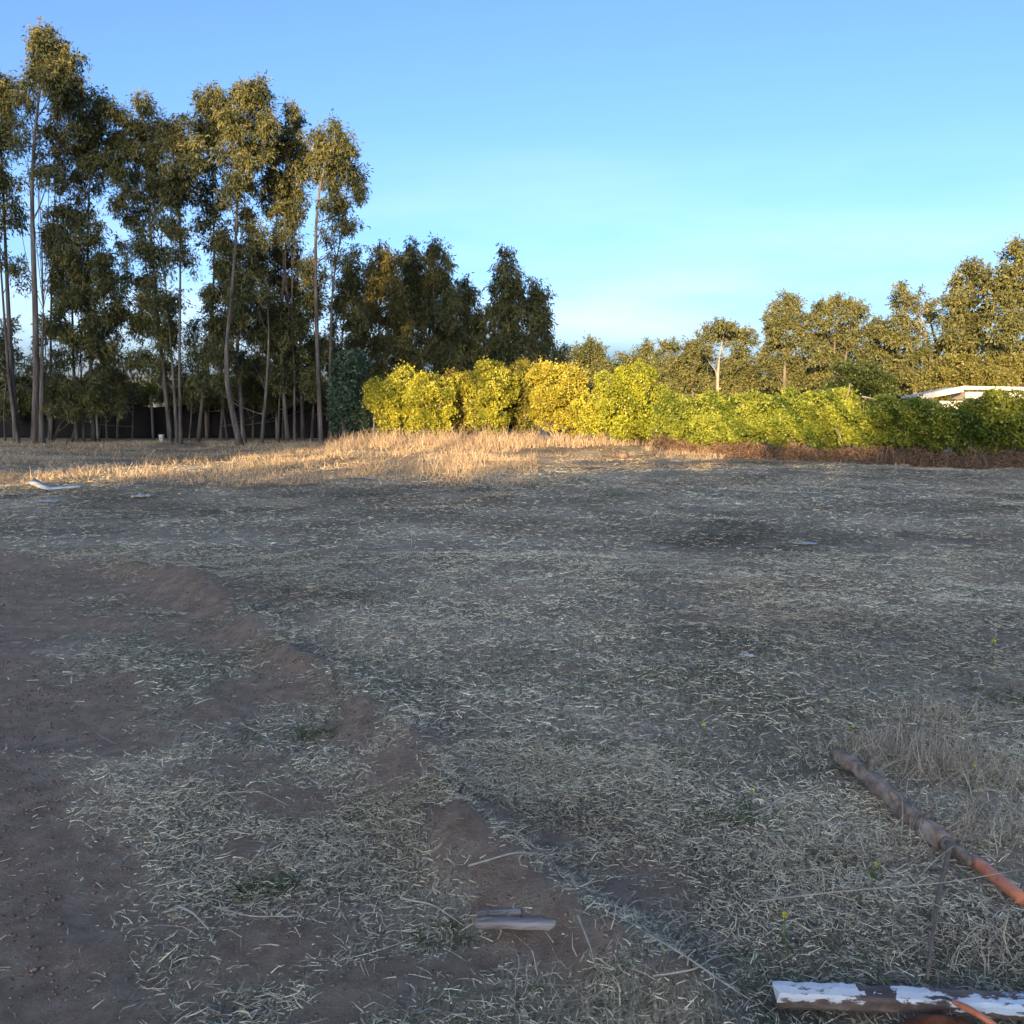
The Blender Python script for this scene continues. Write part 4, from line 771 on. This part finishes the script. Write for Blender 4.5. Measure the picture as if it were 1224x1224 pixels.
stalk([(1042,936,.0),(1070,925,.02),(1105,912,.02),(1130,905,.03)], .003, 'pale stalk lying across the end of the fallen branch')
stalk([(898,985,0),(940,970,.015),(985,952,.015)], .0035, 'pair of pale stalks pointing at the fallen branch', [[(900,990,0),(945,972,.01),(975,955,.01)]])
stalk([(215,1098,0),(232,1110,.01),(250,1126,0)], .006, 'short stout pale stem on the bare soil')
stalk([(255,1098,0),(300,1114,.008),(360,1110,0)], .0035, 'curved pale stalk among litter beyond the stout pale stem')
stalk([(240,975,.0),(268,962,.01),(312,960,.01),(345,975,0)], .003, 'arched thin stalk on the bare soil left of the furrow', [[(270,963,.01),(290,972,.01),(300,988,0)]])
stalk([(185,1074,0),(235,1066,.01),(285,1048,0)], .003, 'crossed dry twigs on the bare soil near the green tuft', [[(238,1066,.01),(240,1035,.0),(258,990,0)]])
stalk([(560,1037,0),(620,1036,.015),(680,1040,0)], .0045, 'brown stalk lying straight across the bare soil mound')
stalk([(480,1088,0),(520,1100,.01),(555,1122,0)], .004, 'dry stalk pointing at the split timber')
stalk([(770,1130,0),(820,1165,.01),(860,1195,.012),(900,1215,0)], .004, 'bent dry stalk left of the painted post end')
stalk([(780,1185,0),(830,1192,.02),(852,1170,.02),(880,1155,0)], .0035, 'hooked pale stalk curling over the soil mound')
stalk([(738,790,0),(752,797,.01),(765,805,0)], .006, 'short grey twig in the middle of the pale straw')
stalk([(690,1105,0),(705,1150,.01),(712,1172,0)], .004, 'thin stalk running from the end of the split timber')
stalk([(1100,1060,.0),(1118,1050,.03),(1140,1040,.05)], .003, 'thin twig crossing beside the orange pipe end')
# green tufts
def tuft(px, py, r_, n_, label, h_=.07, cols=((.05,.075,.03),(.17,.19,.08)), kind=None):
    p = on(px, py); x = p[0]+np.clip(rng.normal(size=n_), -1.7, 1.7)*r_; y = p[1]+np.clip(rng.normal(size=n_), -1.7, 1.7)*r_*.8; z = gz(x, y); t = rng.random((n_, 1))
    n_keep = fbm((x-p[0])/r_*1.3+px, (y-p[1])/r_*1.3, 3, 2) > .42; x, y, z, t = x[n_keep], y[n_keep], z[n_keep], t[n_keep]; n_ = len(x)
    D = nrm(np.stack([rng.normal(size=n_)*1.1, rng.normal(size=n_)*1.1, np.ones(n_)*.6], 1))
    o = ribbons(np.stack([x, y, z], 1), D, h_*.8*(.3+rng.random(n_)), .003+.004*rng.random(n_), np.array(cols[0])*(1-t)+np.array(cols[1])*t, rng.normal(size=(n_, 3))*.4+np.array([0,0,-.3]), 'grass_tuft', M['petal'], None, 2, .3)
    tag(o, label, 'grass tuft', 'green grass tufts in the field', kind)
tuft(318,1062,.055,260,'fresh green tuft on the bare soil before the crossed twigs')
tuft(372,880,.06,200,'green tuft on the near side of the furrow ridge')
tuft(705,896,.07,220,'green tuft in the pale straw beyond the soil mound')
tuft(530,1126,.045,160,'small green tuft at the end of the split timber')
tuft(352,668,.14,200,'far green tuft beyond the dark soil mound', .09)
tuft(1200,832,.12,260,'green weed patch beyond the loose dry grass', .09, kind='stuff')
tuft(738,594,.22,200,'green tuft on the field before the tall tan grass', .12)
tuft(640,578,.55,500,'spreading green weeds at the edge of the lit verge', .16, kind='stuff')
tuft(880,975,.09,260,'green tuft under the yellow flower by the pale stalks', .08)
tuft(1000,1030,.08,160,'sparse green tuft beneath the fallen branch', .06, kind='stuff')
tuft(435,974,.05,120,'sparse green tuft on the furrow side', .06)
tuft(120,608,.2,120,'dark weed tuft below the crumpled plastic scrap', .10)
# yellow flowers
def flower(px, py_head, py_base, label):
    b = on(px, py_base); Y = b[1]; h = at(px, py_head, Y)[2] - b[2]; h = min(max(h, .05), .5)
    root = empty('yellow_flower', tuple(b)); tag(root, label, 'flower', 'small yellow wildflowers'); g = Geo()
    top = b + np.array([rng.normal()*.01, rng.normal()*.01, h]); g.tube(smooth_line([b-np.array([0,0,.01]), b*.5+top*.5+rng.normal(size=3)*.008, top], 7), np.linspace(.0022, .0014, 7), 5); g.build('stem', M['stemgreen'], root, True)
    n_ = 7; an = np.arange(n_)*2*np.pi/n_; D = nrm(np.stack([np.cos(an), np.sin(an), np.full(n_, .5)], 1)); s = max(.012, Y*.0028)
    leaves(np.repeat(top[None], n_, 0), D, np.full(n_, s), np.full(n_, s*.9), np.tile([(.62,.55,.05)], (n_, 1)), 'petal', M['petal'], root)
    n_ = 5; zz = b + (top-b)*rng.uniform(.1, .5, n_)[:, None]; leaves(zz, nrm(rng.normal(size=(n_, 3))+np.array([0,0,.4])), np.full(n_, .04), np.full(n_, .012), np.tile([(.09,.13,.05)], (n_, 1)), 'leaf', M['petal'], root)
M['stemgreen'] = noise_mat('green_stem', [(.3, (.10,.13,.05)), (.7, (.20,.22,.09))], 20, (1, 1, 1), .7, .1)
flower(840,868,888,'yellow flower in the straw beyond the green patch')
flower(1012,870,905,'yellow flower just beyond the end of the fallen branch')
flower(1157,916,950,'yellow flower in the loose grass right of the dry tufts')
flower(899,945,985,'taller yellow flower beside the pair of pale stalks')
flower(939,1098,1140,'yellow flower between the forked stalk and the painted post')
flower(1186,766,795,'yellow flower far out in the straw beyond the green weed patch')
flower(1048,1030,1055,'tiny yellow flower below the fallen branch')
